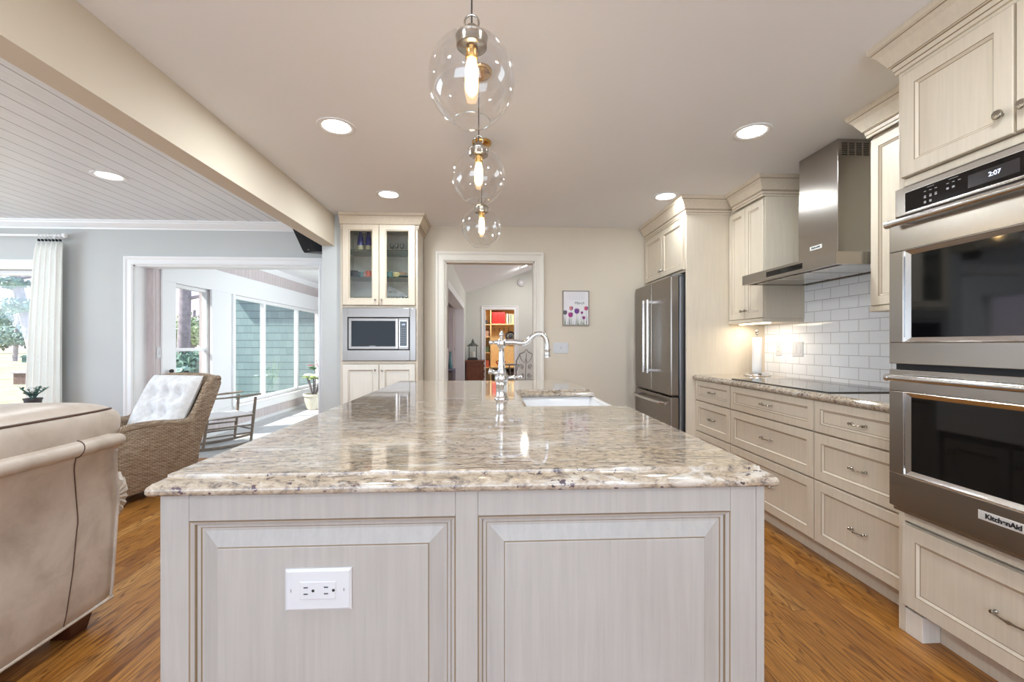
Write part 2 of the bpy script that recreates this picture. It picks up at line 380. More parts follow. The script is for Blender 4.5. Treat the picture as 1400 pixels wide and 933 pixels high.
# ---------------------------------------------------------------- mesh helpers
def V(*a): return Vector(a)
class MB:
    def __init__(s): s.v = []; s.f = []; s.m = []; s.uv = {}
    def add(s, vs, fs, mi=0):
        o = len(s.v); s.v += [Vector(p) for p in vs]
        for f in fs: s.f.append([o+i for i in f]); s.m.append(mi)
        return o
    def box(s, x0, x1, y0, y1, z0, z1, mi=0):
        x0, x1 = min(x0, x1), max(x0, x1); y0, y1 = min(y0, y1), max(y0, y1); z0, z1 = min(z0, z1), max(z0, z1)
        s.add([(x0,y0,z0),(x1,y0,z0),(x1,y1,z0),(x0,y1,z0),(x0,y0,z1),(x1,y0,z1),(x1,y1,z1),(x0,y1,z1)],
              [(0,3,2,1),(4,5,6,7),(0,1,5,4),(1,2,6,5),(2,3,7,6),(3,0,4,7)], mi); return s
    def obox(s, c, ax, ay, az, mi=0):   # oriented box, half axes
        c, ax, ay, az = map(Vector, (c, ax, ay, az)); p = []
        for k in (-1, 1):
            for i, j in ((-1,-1),(1,-1),(1,1),(-1,1)): p.append(c+ax*i+ay*j+az*k)
        s.add(p, [(0,3,2,1),(4,5,6,7),(0,1,5,4),(1,2,6,5),(2,3,7,6),(3,0,4,7)], mi); return s
    def tube(s, pts, r, n=10, mi=0, cap=True, closed=False, flat=1.0):
        pts = [Vector(p) for p in pts]; k = len(pts); rs = r if isinstance(r, (list, tuple)) else [r]*k
        tn = []
        for i in range(k):
            if closed: t = pts[(i+1) % k]-pts[i-1]
            else: t = pts[min(i+1, k-1)]-pts[max(i-1, 0)]
            tn.append(t.normalized() if t.length > 1e-9 else V(0,0,1))
        up = V(0,0,1) if abs(tn[0].z) < .9 else V(1,0,0)
        a = (up-tn[0]*up.dot(tn[0])).normalized(); vs = []
        for i in range(k):
            a = (a-tn[i]*a.dot(tn[i])).normalized(); b = tn[i].cross(a)
            for j in range(n):
                t = 2*pi*j/n; vs.append(pts[i]+a*cos(t)*rs[i]*flat+b*sin(t)*rs[i])
        fs = []
        for i in range(k if closed else k-1):
            i2 = (i+1) % k
            for j in range(n): fs.append((i*n+j, i*n+(j+1)%n, i2*n+(j+1)%n, i2*n+j))
        if cap and not closed: fs.append(tuple(range(n-1,-1,-1))); fs.append(tuple(range((k-1)*n, k*n)))
        s.add(vs, fs, mi); return s
    def lathe(s, prof, origin=(0,0,0), axis=(0,0,1), n=24, mi=0, cap0=False, cap1=False, mis=None):
        o = Vector(origin); ax = Vector(axis).normalized()
        up = V(0,0,1) if abs(ax.z) < .9 else V(1,0,0)
        a = (up-ax*up.dot(ax)).normalized(); b = ax.cross(a); vs = []
        for r, h in prof:
            for j in range(n): t = 2*pi*j/n; vs.append(o+ax*h+(a*cos(t)+b*sin(t))*max(r, 1e-5))
        base = len(s.v); s.v += vs
        for i in range(len(prof)-1):
            for j in range(n):
                s.f.append([base+i*n+j, base+i*n+(j+1)%n, base+(i+1)*n+(j+1)%n, base+(i+1)*n+j]); s.m.append(mis[i] if mis else mi)
        k = len(prof)
        if cap0: s.f.append([base+j for j in range(n-1,-1,-1)]); s.m.append(mi)
        if cap1: s.f.append([base+(k-1)*n+j for j in range(n)]); s.m.append(mi)
        return s
    def rings(s, O, U, Vv, w, h, loops, fill=0, fillmat=True):
        """nested rectangles: loops = [(inset, height, material of the band that follows)]"""
        O, U, Vv = Vector(O), Vector(U).normalized(), Vector(Vv).normalized(); N = U.cross(Vv); base = len(s.v)
        for ins, hh, mi in loops:
            for a, b in ((ins, ins), (w-ins, ins), (w-ins, h-ins), (ins, h-ins)): s.v.append(O+U*a+Vv*b+N*hh)
        for i in range(len(loops)-1):
            for j in range(4):
                s.f.append([base+i*4+j, base+i*4+(j+1)%4, base+(i+1)*4+(j+1)%4, base+(i+1)*4+j]); s.m.append(loops[i][2])
        if fillmat:
            k = len(loops)-1; s.f.append([base+k*4+j for j in range(4)]); s.m.append(fill)
        return s
    def prism(s, poly, z0, z1, mi=0):
        n = len(poly); vs = [(x,y,z0) for x,y in poly]+[(x,y,z1) for x,y in poly]
        s.add(vs, [tuple(range(n-1,-1,-1)), tuple(range(n,2*n))]+[(i,(i+1)%n,n+(i+1)%n,n+i) for i in range(n)], mi); return s
    def extrude(s, poly, vec, mi=0):    # any planar polygon of 3-D points
        n = len(poly); p = [Vector(q) for q in poly]; vec = Vector(vec)
        s.add(p+[q+vec for q in p], [tuple(range(n-1,-1,-1)), tuple(range(n,2*n))]+[(i,(i+1)%n,n+(i+1)%n,n+i) for i in range(n)], mi); return s
    def sweep(s, path, prof, closed=False, mis=None, cap=True, captop=False, capbot=False, mi=0):
        """horizontal sweep with mitres; the profile is (outward, z); outward is to the right of the path direction"""
        k = len(path); P = [Vector((p[0], p[1])) for p in path]; m = len(prof); base = len(s.v)
        def nr(a, b): d = (b-a).normalized(); return Vector((d.y, -d.x))
        for i in range(k):
            if closed: n0 = nr(P[i-1], P[i]); n1 = nr(P[i], P[(i+1)%k])
            else:
                n1 = nr(P[i], P[i+1]) if i < k-1 else nr(P[i-1], P[i]); n0 = nr(P[i-1], P[i]) if i > 0 else n1
            nn = n0+n1; nn = nn/(nn.length_squared/2) if nn.length > 1e-6 else n0
            for o, z in prof: q = P[i]+nn*o; s.v.append(Vector((q.x, q.y, z)))
        for i in range(k if closed else k-1):
            i2 = (i+1)%k
            for j in range(m-1): s.f.append([base+i*m+j, base+i2*m+j, base+i2*m+j+1, base+i*m+j+1]); s.m.append(mis[j] if mis else mi)
        if cap and not closed:
            s.f.append([base+j for j in range(m)]); s.m.append(mi); s.f.append([base+(k-1)*m+j for j in range(m-1,-1,-1)]); s.m.append(mi)
        if captop: s.f.append([base+i*m for i in range(k)]); s.m.append(mi)
        if capbot: s.f.append([base+i*m+m-1 for i in range(k-1,-1,-1)]); s.m.append(mi)
        return s
    def build(s, name, mat, parent=None, local=False, smooth=False, bevel=0, seg=2, subd=0, uvf=None, fixn=True, autosm=40):
        off = Vector(parent_world(parent)) if (parent is not None and not local) else Vector((0,0,0))
        me = bpy.data.meshes.new(name); me.from_pydata([p-off for p in s.v], [], s.f); me.update()
        mats = mat if isinstance(mat, (list, tuple)) else [mat]
        for q in mats: me.materials.append(M[q] if isinstance(q, str) else q)
        for p, mi in zip(me.polygons, s.m): p.material_index = mi
        if fixn:
            bm = bmesh.new(); bm.from_mesh(me); bmesh.ops.recalc_face_normals(bm, faces=bm.faces); bm.to_mesh(me); bm.free()
        if uvf:
            ul = me.uv_layers.new(name='UVMap')
            for p in me.polygons:
                for li in p.loop_indices: ul.data[li].uv = uvf(me.vertices[me.loops[li].vertex_index].co+off, p.normal)
        o = bpy.data.objects.new(name, me); COL.objects.link(o)
        if parent is not None: o.parent = parent
        if bevel:
            b = o.modifiers.new('bevel', 'BEVEL'); b.width = bevel; b.segments = seg; b.limit_method = 'ANGLE'; b.angle_limit = radians(35)
        if subd:
            b = o.modifiers.new('subd', 'SUBSURF'); b.levels = subd; b.render_levels = subd
        if smooth or bevel or subd:
            if smooth or subd:
                me.polygons.foreach_set('use_smooth', [True]*len(me.polygons))
                if not subd and autosm: me.set_sharp_from_angle(angle=radians(autosm))
        return o
def parent_world(o):
    v = Vector((0,0,0))
    while o is not None: v = v+o.location; o = o.parent
    return v
def thing(name, loc, label, cat, group=None, rot=0):
    o = bpy.data.objects.new(name, None); COL.objects.link(o); o.location = loc; o.rotation_euler = (0, 0, rot)
    o.empty_display_size = .05; return tag(o, label, cat, group)
def tag(o, label, cat, group=None, kind=None):
    o['label'] = label; o['category'] = cat
    if group: o['group'] = group
    if kind: o['kind'] = kind
    return o
def struct(o): o['kind'] = 'structure'; return o
def wall(name, boxes, mat, parent=None):
    b = MB()
    for q in boxes: b.box(*q)
    o = b.build(name, mat, parent)
    return struct(o) if parent is None else o
def text(name, body, size, mat, parent, O, U, Vv, depth=.0006, shear=0, bold=0, off=0.0004):
    cu = bpy.data.curves.new('lettering', 'FONT'); cu.body = body; cu.size = size; cu.extrude = depth; cu.align_x = 'CENTER'; cu.align_y = 'CENTER'
    cu.shear = shear; cu.offset = bold
    t = bpy.data.objects.new('tmp', cu); COL.objects.link(t)
    dg = bpy.context.evaluated_depsgraph_get(); me = bpy.data.meshes.new_from_object(t.evaluated_get(dg))
    bpy.data.objects.remove(t)
    U = Vector(U).normalized(); Vv = Vector(Vv).normalized(); N = U.cross(Vv)
    O = Vector(O)+N*off-(parent_world(parent) if parent is not None else Vector((0,0,0)))
    for v in me.vertices: v.co = O+U*v.co.x+Vv*v.co.y+N*v.co.z
    me.materials.clear(); me.materials.append(M[mat])
    o = bpy.data.objects.new(name, me); COL.objects.link(o); o.parent = parent; return o

# cabinet fronts --------------------------------------------------
XN = dict(U=(0,-1,0), V=(0,0,1))     # faces -X
YN = dict(U=(1,0,0), V=(0,0,1))      # faces -Y
XP = dict(U=(0,1,0), V=(0,0,1))      # faces +X
def front(name, O, ax, w, h, parent, mat='cabinet_cream', fr=.055, t=.02, glass=False):
    b = MB()
    L = [(0,0,0),(0,t-.004,1),(.0015,t-.0035,0),(.004,t,0),(fr-.001,t,1),(fr+.0012,t-.002,0),(fr+.008,t-.0085,0),(fr+.0095,t-.0095,1),(fr+.0115,t-.011,0)]
    if glass:
        L[-1] = (fr+.0115, t-.014, 0); b.rings(O, ax['U'], ax['V'], w, h, L, fillmat=False)
    else: b.rings(O, ax['U'], ax['V'], w, h, L, 0)
    o = b.build(name, [mat, 'glaze'], parent)
    if glass:
        U = Vector(ax['U']); Vv = Vector(ax['V']); N = U.cross(Vv); i = fr+.008
        c = Vector(O)+U*(w/2)+Vv*(h/2)+N*(t-.014)
        MB().obox(c, U*(w/2-i), Vv*(h/2-i), N*.0015).build('glass_pane', 'cabinet_glass', o)
    return o
def knob(parent, P, N, label=None, r=.014):
    N = Vector(N)
    k = MB().lathe([(0.006,0),(.0055,.010),(.006,.014),(r,.017),(r*1.03,.020),(r*.85,.0245),(r*.4,.0265),(0,.0265)], P, N, 16).build('knob', 'nickel', parent, smooth=True)
    return k
def pull(parent, P, D, N, L=.10):
    P, D, N = Vector(P), Vector(D).normalized(), Vector(N).normalized(); b = MB(); pts = []; rs = []
    for i in range(13):
        t = -1+2*i/12; pts.append(P+D*(t*L/2)+N*(.016+.014*(1-t*t))); rs.append(.0048-.0018*abs(sin(t*3)) + (.0012 if abs(t) < .1 else 0))
    b.tube(pts, rs, 8)
    for sg in (-1, 1):
        b.lathe([(.007,0),(.0065,.004),(.004,.007),(.0045,.014),(.007,.018),(.005,.022),(0,.023)], P+D*(sg*L*.47), N, 10)
    return b.build('handle', 'nickel', parent, smooth=True)
CROWN = [(0,2.288),(.007,2.288),(.009,2.291),(.010,2.301),(.0125,2.3045),(.0155,2.3215),(.019,2.3245),(.024,2.327),(.0245,2.330),(.026,2.334),(.036,2.352),(.050,2.380),(.064,2.399),(.0665,2.4025),(.0672,2.405),(.0725,2.408),(.075,2.414),(.077,2.429),(0,2.429)]
CRM = [0,0,0,1,0,1,0,1,0,0,0,0,1,0,0,0,0,0]
def crown(path, parent, mat='cabinet_cream', name='crown_moulding'):
    return MB().sweep(path, CROWN, mis=CRM).build(name, [mat, 'glaze'], parent)
def picture_hook(): pass

# ================================================================ ROOM SHELL
Zc = 2.43; YB = 4.68; XW = 2.38
wall('floor', [(-6.6, XW+.1, -3.2, YB+.0, -.12, 0)], 'oak_floor')
wall('floor_hall', [(-.62, 4.5, YB, 13.4, -.12, 0)], 'oak_floor')
wall('floor_sunroom', [(-3.7, -.8, YB+.001, 9.7, -.12, 0)], 'slate_floor')
wall('ceiling', [(-1.57, XW+.1, -3.2, YB, Zc, Zc+.15)], 'ceiling_white')
wall('ceiling_living', [(-6.7, -1.571, -3.2, YB, Zc, Zc+.15)], 'plank_ceiling')
wall('wall_header', [(-1.63, -1.51, -3.2, 4.35, 2.13, Zc)], 'wall_beige')
wall('wall_pillar', [(-1.63, -1.44, 4.35, YB, 0, Zc)], 'wall_white')
wall('wall_right', [(XW, XW+.1, -3.2, YB+.15, 0, Zc)], 'wall_beige')
wall('wall_back', [(-1.44, -.476, YB, YB+.12, 0, Zc), (.476, XW, YB, YB+.12, 0, Zc), (-.476, .476, YB, YB+.12, 2.054, Zc)], 'wall_beige')
# living-room back wall: window on the left, wide opening to the sunroom
wx0, wx1, wz0, wz1 = -6.1, -4.50, .45, 1.93
ox0, ox1, oz = -3.64, -1.78, 1.985
wall('wall_living', [(-6.7, wx0, YB, YB+.15, 0, Zc), (wx0, wx1, YB, YB+.15, 0, wz0), (wx0, wx1, YB, YB+.15, wz1, Zc),
                     (wx1, ox0, YB, YB+.15, 0, Zc), (ox0, ox1, YB, YB+.15, oz, Zc), (ox1, -1.44, YB, YB+.15, 0, Zc)], 'wall_white')
wall('wall_left', [(-6.7, -6.6, -3.2, .2, 0, Zc), (-6.7, -6.6, 3.6, YB, 0, Zc), (-6.7, -6.6, .2, 3.6, 0, .5), (-6.7, -6.6, .2, 3.6, 2.1, Zc)], 'wall_white')
wall('wall_rear', [(-6.7, -3.8, -3.3, -3.2, 0, Zc), (1.8, XW+.1, -3.3, -3.2, 0, Zc), (-3.8, 1.8, -3.3, -3.2, 0, .3), (-3.8, 1.8, -3.3, -3.2, 2.3, Zc)], 'wall_beige')
# casings
def casing(name, x0, x1, zt, y, w=.10, mat='trim_white', d=.02, z0=0):
    b = MB()
    prof = [(0,0),(0,d),(.012,d+.006),(.02,d),(w-.035,d-.004),(w-.02,d+.006),(w-.004,d+.006),(w,d),(w,0)]
    # legs and head swept as a mitred frame in the XZ plane
    pts = [(x0, z0), (x0, zt), (x1, zt), (x1, z0)]; m = len(prof); base = 0
    dirs = [(-1,0),(-1,1),(1,1),(1,0)]
    vs = []
    for (px, pz), (dx, dz) in zip(pts, dirs):
        for o, h in prof: vs.append((px+dx*o, y-h, pz+dz*o))
    fs = []
    for i in range(3):
        for j in range(m-1): fs.append((i*m+j, (i+1)*m+j, (i+1)*m+j+1, i*m+j+1))
    b.add(vs, fs); o = b.build(name, mat); return struct(o)
casing('trim_1', -.476, .476, 2.054, YB, .1, 'trim_cream')
casing('trim_2', ox0, ox1, oz, YB, .09)
wall('trim_3', [(-.476, -.464, YB-.002, YB+.122, 0, 2.054), (.464, .476, YB-.002, YB+.122, 0, 2.054), (-.476, .476, YB-.002, YB+.122, 2.042, 2.054)], 'trim_cream')
wall('trim_4', [(ox0, ox0+.012, YB-.002, YB+.16, 0, oz), (ox1-.012, ox1, YB-.002, YB+.16, 0, oz), (ox0, ox1, YB-.002, YB+.16, oz-.012, oz)], 'trim_white')
# crown along the living-room back wall
MBc = MB().sweep([(-6.6, YB), (-1.63, YB)], [(0,2.345),(.012,2.345),(.016,2.360),(.03,2.372),(.055,2.40),(.06,2.412),(.07,2.414),(.072,2.43),(0,2.43)])
struct(MBc.build('trim_5', 'trim_white'))
MBc = MB().sweep([(-1.63, YB-.04), (-1.63, -3.1)], [(0,2.37),(.012,2.37),(.02,2.385),(.045,2.41),(.05,2.43),(0,2.43)])
struct(MBc.build('trim_6', 'trim_white'))
wall('baseboard_back', [(-.70, -.576, YB-.015, YB, 0, .12), (.576, XW, YB-.015, YB, 0, .12)], 'trim_cream')
wall('baseboard_living', [(-6.6, ox0-.09, YB-.015, YB, 0, .13)], 'trim_white')
wall('baseboard_pillar', [(-1.645, -1.44, 4.335, 4.35, 0, .12)], 'trim_cream')
# living window
def window_unit(name, O, U, w, h, mull=(), rails=(), fr=.05, dep=.06, mat='trim_white', sash=.035):
    """frame with glass in the plane O,U,z ; N = U x z towards the room"""
    U = Vector(U); Z = V(0,0,1); N = U.cross(Z); O = Vector(O)
    root = bpy.data.objects.new(name, None); COL.objects.link(root); root.location = O; root['kind'] = 'structure'
    b = MB()
    def bar(a0, a1, z0, z1, d0, d1): 
        c = O+U*((a0+a1)/2)+Z*((z0+z1)/2)+N*((d0+d1)/2); b.obox(c, U*((a1-a0)/2), Z*((z1-z0)/2), N*((d1-d0)/2))
    bar(0, fr, 0, h, -dep, 0); bar(w-fr, w, 0, h, -dep, 0); bar(fr, w-fr, 0, fr, -dep, 0); bar(fr, w-fr, h-fr, h, -dep, 0)
    for m in mull: bar(m-.03, m+.03, fr, h-fr, -dep, 0)
    b.build('window_frame', mat, root, bevel=.004)
    if rails:
        b = MB()
        for r in rails: bar(fr, w-fr, r-.018, r+.018, -dep*.8, -.012)
        b.build('meeting_rail', mat, root, bevel=.003)
    g = MB(); xs = [fr]+[q for m in mull for q in (m-.03, m+.03)]+[w-fr]
    for a0, a1 in zip(xs[::2], xs[1::2]):
        c = O+U*((a0+a1)/2)+Z*(h/2)-N*(dep*.6); g.obox(c, U*((a1-a0)/2), Z*(h/2-fr), N*.002)
    g.build('glass_pane', 'window_glass', root)
    return root
window_unit('window_1', (wx0, YB+.06, wz0), (1,0,0), wx1-wx0, wz1-wz0)
casing('trim_7', wx0, wx1, wz1, YB, .10, z0=wz0)
wall('trim_8', [(wx0-.12, wx1+.12, YB-.06, YB+.06, wz0-.03, wz0)], 'trim_white')
# ================================================================ SUNROOM
XS = -3.56
def ws(x): return 2141.3/(670-x)+.178      # distance along the sunroom's left wall
SY = [YB+.15, 5.14, 5.78, 6.26, 9.46, 9.75]
sz0, sz1 = .32, 1.865
wall('wall_sunroom_left', [(XS-.14, XS, YB+.15, SY[1], 0, 2.45), (XS-.14, XS, SY[1], SY[2], 0, sz0), (XS-.14, XS, SY[1], SY[2], sz1, 2.45),
     (XS-.14, XS, SY[2], SY[3], 0, 2.45), (XS-.14, XS, SY[3], SY[4], 0, sz0), (XS-.14, XS, SY[3], SY[4], sz1, 2.45), (XS-.14, XS, SY[4], 9.9, 0, 2.45)], 'pink_boards')
wall('wall_sunroom_far', [(XS-.14, -.8, 9.75, 9.9, 0, 2.45)], 'pink_boards')
wall('wall_sunroom_right', [(-1.2, -1.05, YB+.15, 9.9, 0, 2.45)], 'wall_white')
wall('wall_sunroom_near', [(XS-.14, ox0, YB+.15, YB+.151, 0, 2.45)], 'wall_white')
wall('ceiling_sunroom', [(XS-.45, -.8, YB+.15, 9.9, 2.40, 2.5)], 'sunroom_ceiling_boards')
b = MB()
b.box(XS, XS+.02, SY[1]-.21, SY[1], .18, sz1); b.box(XS, XS+.02, SY[2], SY[3], sz0, sz1); b.box(XS, XS+.02, SY[4], 9.75, .18, sz1)
b.box(XS, XS+.02, SY[1]-.21, 9.75, sz1, 2.14); b.box(XS, XS+.02, SY[1], SY[4], .18, sz0)
struct(b.build('trim_9', 'trim_white', bevel=.004))
b = MB(); b.box(XS, XS+.055, SY[1]-.05, SY[2]+.05, sz0-.03, sz0); b.box(XS, XS+.055, SY[3]-.05, SY[4]+.05, sz0-.03, sz0)
struct(b.build('trim_10', 'trim_white', bevel=.006))
struct(MB().sweep([(XS, YB+.16), (XS, 9.74)], [(0,2.32),(.012,2.32),(.02,2.335),(.05,2.375),(.055,2.40),(0,2.40)]).build('trim_11', 'trim_white'))
wall('baseboard_sunroom', [(XS, XS+.018, YB+.16, 9.74, 0, .045)], 'trim_white')
wall('trim_12', [(XS+.02, XS+.045, 5.74, 5.80, sz0, sz1), (XS+.02, XS+.045, 6.20, 6.26, sz0, sz1)], 'trim_white')
window_unit('window_2', (XS-.02, SY[1], sz0), (0,1,0), SY[2]-SY[1], sz1-sz0, rails=(.79,), fr=.04)
w3 = SY[4]-SY[3]
window_unit('window_3', (XS-.02, SY[3], sz0), (0,1,0), w3, sz1-sz0, mull=(ws(364)-SY[3], ws(409)-SY[3]), fr=.05)
wall('fill_light_frame', [(-1.29, -1.2, 5.52, 5.60, .62, 2.38), (-1.29, -1.2, 8.0, 8.08, .62, 2.38), (-1.29, -1.2, 5.6, 8.0, .62, .70), (-1.29, -1.2, 5.6, 8.0, 2.30, 2.38)], 'trim_white')  # frame added around the sunroom fill light; the wall behind it is solid
sw = thing('light_switch', (XS+.001, 4.98, 1.10), 'white switch plate on the pink board strip left of the sunroom window', 'light switch')
sw.location = (XS+.002, 4.92, 1.08)
MB().box(XS+.001, XS+.008, 4.87, 4.945, 1.02, 1.14).build('plate', 'white_plastic', sw, bevel=.002)
MB().box(XS+.008, XS+.014, 4.90, 4.915, 1.065, 1.095).build('toggle', 'white_plastic', sw)

# ---- outdoors
g = MB(); g.box(-140, 60, 4.0, 150, -.5, -.36); struct(g.build('ground', 'lawn'))
g = MB(); g.box(-140, -6.75, -30, 4.0, -.5, -.36); struct(g.build('ground_side', 'lawn'))
ww = thing('house_wing', (-4, 10.2, -.36), 'teal shingled house wing seen through the sunroom side windows', 'house wing')
MB().box(-5.9, -3.70, 10.15, 10.4, -.36, 3.2).build('shingle_wall', 'teal_shingle', ww)
MB().box(-5.96, -5.86, 10.10, 10.45, -.36, 3.2).build('corner_board', 'trim_white', ww)
MB().extrude([(-6.4, 9.75, 3.0), (-6.4, 12, 3.9), (-6.4, 12, 4.0), (-6.4, 9.75, 3.12)], (2.7, 0, 0)).build('roof', 'roof_grey', ww)

def foliage(b, c, R, n, leaf, rnd, shell=.55):
    for _ in range(n):
        d = Vector((rnd.gauss(0,1), rnd.gauss(0,1), rnd.gauss(0,1))).normalized(); r = shell+(1-shell)*rnd.random()
        p = Vector((c[0]+d.x*R[0]*r, c[1]+d.y*R[1]*r, c[2]+d.z*R[2]*r))
        a = Vector((rnd.gauss(0,1), rnd.gauss(0,1), rnd.gauss(0,1))).normalized(); q = a.cross(d)
        if q.length < .1: continue
        q.normalize(); s = leaf*(.6+.8*rnd.random())
        b.add([p-a*s, p+q*s*.5, p+a*s, p-q*s*.5], [(0,1,2,3)])
def tree(x, y, h, tr, lean, crowns, fol, bark, label, group=None, seed=1, leaf=.2, n=700, z0=-.36):
    rnd = random.Random(seed); t = thing('tree', (x, y, z0), label, 'tree', group)
    pts = []; 
    for i in range(9):
        k = i/8; pts.append((x+lean[0]*k+.06*h*.1*sin(3*k+seed), y+lean[1]*k, z0+h*k))
    b = MB().tube(pts, [tr*(1.15-.6*i/8) for i in range(9)], 10)
    b.build('trunk', bark, t, smooth=True)
    bb = MB()
    for i in range(7):
        k = .35+.09*i; base = Vector((x+lean[0]*k, y+lean[1]*k, z0+h*k)); a = rnd.uniform(0, 2*pi); L = h*.28*(1-.3*k)
        tip = base+Vector((cos(a)*L, sin(a)*L*.5, L*.35)); mid = (base+tip)/2+Vector((0,0,-L*.08))
        bb.tube([base, mid, tip], [tr*.35, tr*.22, tr*.08], 6)
    bb.build('branches', bark, t, smooth=True)
    b = MB()
    for (dx, dy, dz, rx, ry, rz) in crowns: foliage(b, (x+dx, y+dy, z0+dz), (rx, ry, rz), n, leaf, rnd)
    b.build('foliage', fol, t, fixn=False); return t
def shrub(x, y, r, h, fol, label, group=None, seed=1, n=900, leaf=.09):
    rnd = random.Random(seed); t = thing('shrub', (x, y, -.36), label, 'shrub', group)
    b = MB(); foliage(b, (x, y, -.36+h*.5), (r, r, h*.52), n, leaf, rnd, .7); foliage(b, (x+r*.3, y, -.36+h*.62), (r*.7, r*.7, h*.45), n//2, leaf, rnd, .7)
    b.build('foliage', fol, t, fixn=False)
    s = MB()
    for i in range(4): s.tube([(x, y, -.4), (x+.3*r*cos(i*1.7), y+.3*r*sin(i*1.7), -.36+h*.6)], [.03, .012], 6)
    s.build('stems', 'bark', t); return t
# seen in the living-room window
tree(-27.6, 28.4, 9.0, .30, (-2.6, .3), [(-2.2,0,7.6,2.4,1.6,1.0), (-1.5,0,3.9,1.5,1,.55), (-1.9,0,5.3,1.1,1,.35), (1.2,.5,5.2,.9,.8,.4)], 'fol_blue', 'bark_pale', 'pale thick leaning trunk crossing the living room window', seed=4, leaf=.10, n=800)
tree(-43.2, 42.1, 6, .16, (.6, 0), [(0,0,2.4,2.2,1.5,1.1), (-1.6,0,4.0,1.6,1.2,.8), (1.8,0,2.0,1.6,1.2,.9)], 'fol_blue', 'bark_pale', 'blue-green tree behind the leaning trunk in the living room window', seed=8, leaf=.14, n=900)
k = 0
for (x, y, h, s) in ((-81, 76, 6.5, 1), (-75.5, 78, 7.5, 2), (-70, 74, 6, 3), (-64, 77, 8, 4)):
    tree(x, y, h, .35, (.5, 0), [(0,0,h*.62,2.3,2,h*.34), (-.8,0,h*.35,2.2,2,h*.30), (.8,0,h*.4,2.1,2,h*.30)], ('fol_green', 'fol_blue')[k % 2], 'bark', 'distant tree at the far edge of the bright lawn', 'distant trees beyond the lawn', seed=s+20, leaf=.34, n=700); k += 1
# seen in the sunroom sash window
tree(-9.78, 14.5, 8.5, .17, (.1, 0), [(0,0,7.9,1.6,1.3,.9)], 'fol_green', 'bark', 'thick dark trunk standing in the left of the sunroom sash window', seed=31, leaf=.10)
tree(-11.85, 18.6, 8.0, .075, (.1, 0), [(0,0,6.9,1.0,.9,.9), (.3,0,4.1,.5,.5,.35)], 'fol_green', 'bark', 'slender trunk to the right of the thick one outside the sunroom', seed=32, leaf=.09)
tree(-16.3, 24.8, 3.4, .12, (.2, 0), [(0,0,2.3,1.1,1.2,.95), (-1.4,0,2.0,1.0,1.1,.9)], 'fol_green', 'bark', 'yellow-green bushy tree low behind both trunks outside the sunroom', seed=33, leaf=.12, n=1200)
shrub(-8.35, 12.45, .75, 1.30, 'fol_dark', 'dark green shrub below the sash rail outside the sunroom', seed=41)
shrub(-6.55, 9.2, .62, 1.05, 'fol_blue', 'pale blue-green shrub at the bottom of the sunroom sash window', seed=42)
shrub(-11.4, 15.5, .9, 1.7, 'fol_green', 'light green shrub behind the dark one outside the sunroom', seed=43)
t = thing('brick_block', (-17.95, 17.9, -.36), 'low brick block standing on the lawn outside the living room window', 'brick block')
MB().box(-18.2, -17.65, 17.7, 18.3, -.36, .06).build('brickwork', 'brick_low', t, bevel=.01)
MB().box(-18.25, -17.6, 17.65, 18.35, .06, .12).build('cap', 'bark_pale', t, bevel=.01)
t = thing('bird_feeder', (-13.1, 13.1, -.36), 'green bird feeder on a thin pole on the lawn', 'bird feeder')
MB().tube([(-13.1, 13.1, -.36), (-13.1, 13.1, .68)], .012, 8).build('pole', 'steel_dark', t)
MB().box(-13.17, -13.03, 13.03, 13.17, .66, .80).build('feeder_box', 'leaf_blue', t)
MB().extrude([(-13.22, 13.0, .80), (-12.98, 13.0, .80), (-13.1, 13.0, .87)], (0, .2, 0)).build('roof', 'leaf_blue', t)

# ================================================================ CEILING LIGHTS
def downlight(x, y, z, label, r=.075, power=10.5, R=.108, color=(.86, .95, 1), group=None):
    t = thing('ceiling_light', (x, y, z), label, 'ceiling light', group)
    MB().lathe([(R,0),(R,-.004),(R*.97,-.006),(r+.012,-.004),(r+.002,-.001),(r,.002)], (x,y,z), (0,0,1), 40).build('trim_ring', 'trim_white', t, smooth=True)
    MB().lathe([(0,-.0015),(r,-.0015)], (x,y,z), (0,0,1), 40).build('lens', 'lamp_white', t)
    a = area('lamp_beam', (0,0,-.012), (0,0,-1), r*1.8, r*1.8, power, color, 'DISK'); a.parent = t
    return t
downlight(-.885, 2.58, Zc, 'recessed ceiling light over the left side of the island, nearer of that pair')
downlight(1.545, 2.52, Zc, 'recessed ceiling light nearest the range hood')
downlight(-.85, 3.73, Zc, 'recessed ceiling light in front of the glass-door cabinet')
downlight(1.49, 3.66, Zc, 'recessed ceiling light in front of the refrigerator cabinet', power=4.5)
downlight(-2.84, 3.42, Zc, 'recessed light in the plank ceiling of the living room', power=5)
for (x, y) in ((-.885, .6), (1.0, .75), (-.885, -1.4), (1.0, -1.4)):
    downlight(x, y, Zc, 'recessed ceiling light behind the viewer', group='ceiling lights behind the viewer', power=9)
for (x, y) in ((-2.84, .8), (-4.6, .8), (-4.8, 3.42)):
    downlight(x, y, Zc, 'recessed light in the plank ceiling out of view', group='plank ceiling lights out of view', power=4)

# ================================================================ ISLAND
IX0, IX1, IY0, IY1 = -.655, .585, .906, 3.11
isl = thing('kitchen_island', (-.035, 2.0, 0), 'glazed off-white kitchen island with raised end panels under granite', 'kitchen island')
b = MB(); b.box(IX0+.02, IX1-.02, IY0+.02, IY1-.02, .09, .64); b.box(IX0+.02, .10, IY0+.02, IY1-.02, .64, .868)
b.box(.10, IX1-.02, IY0+.02, 1.80, .64, .868); b.box(.10, IX1-.02, 2.52, IY1-.02, .64, .868); b.box(IX0+.07, IX1-.07, IY0+.07, IY1-.07, 0, .09)
b.build('carcass', 'island_paint', isl)
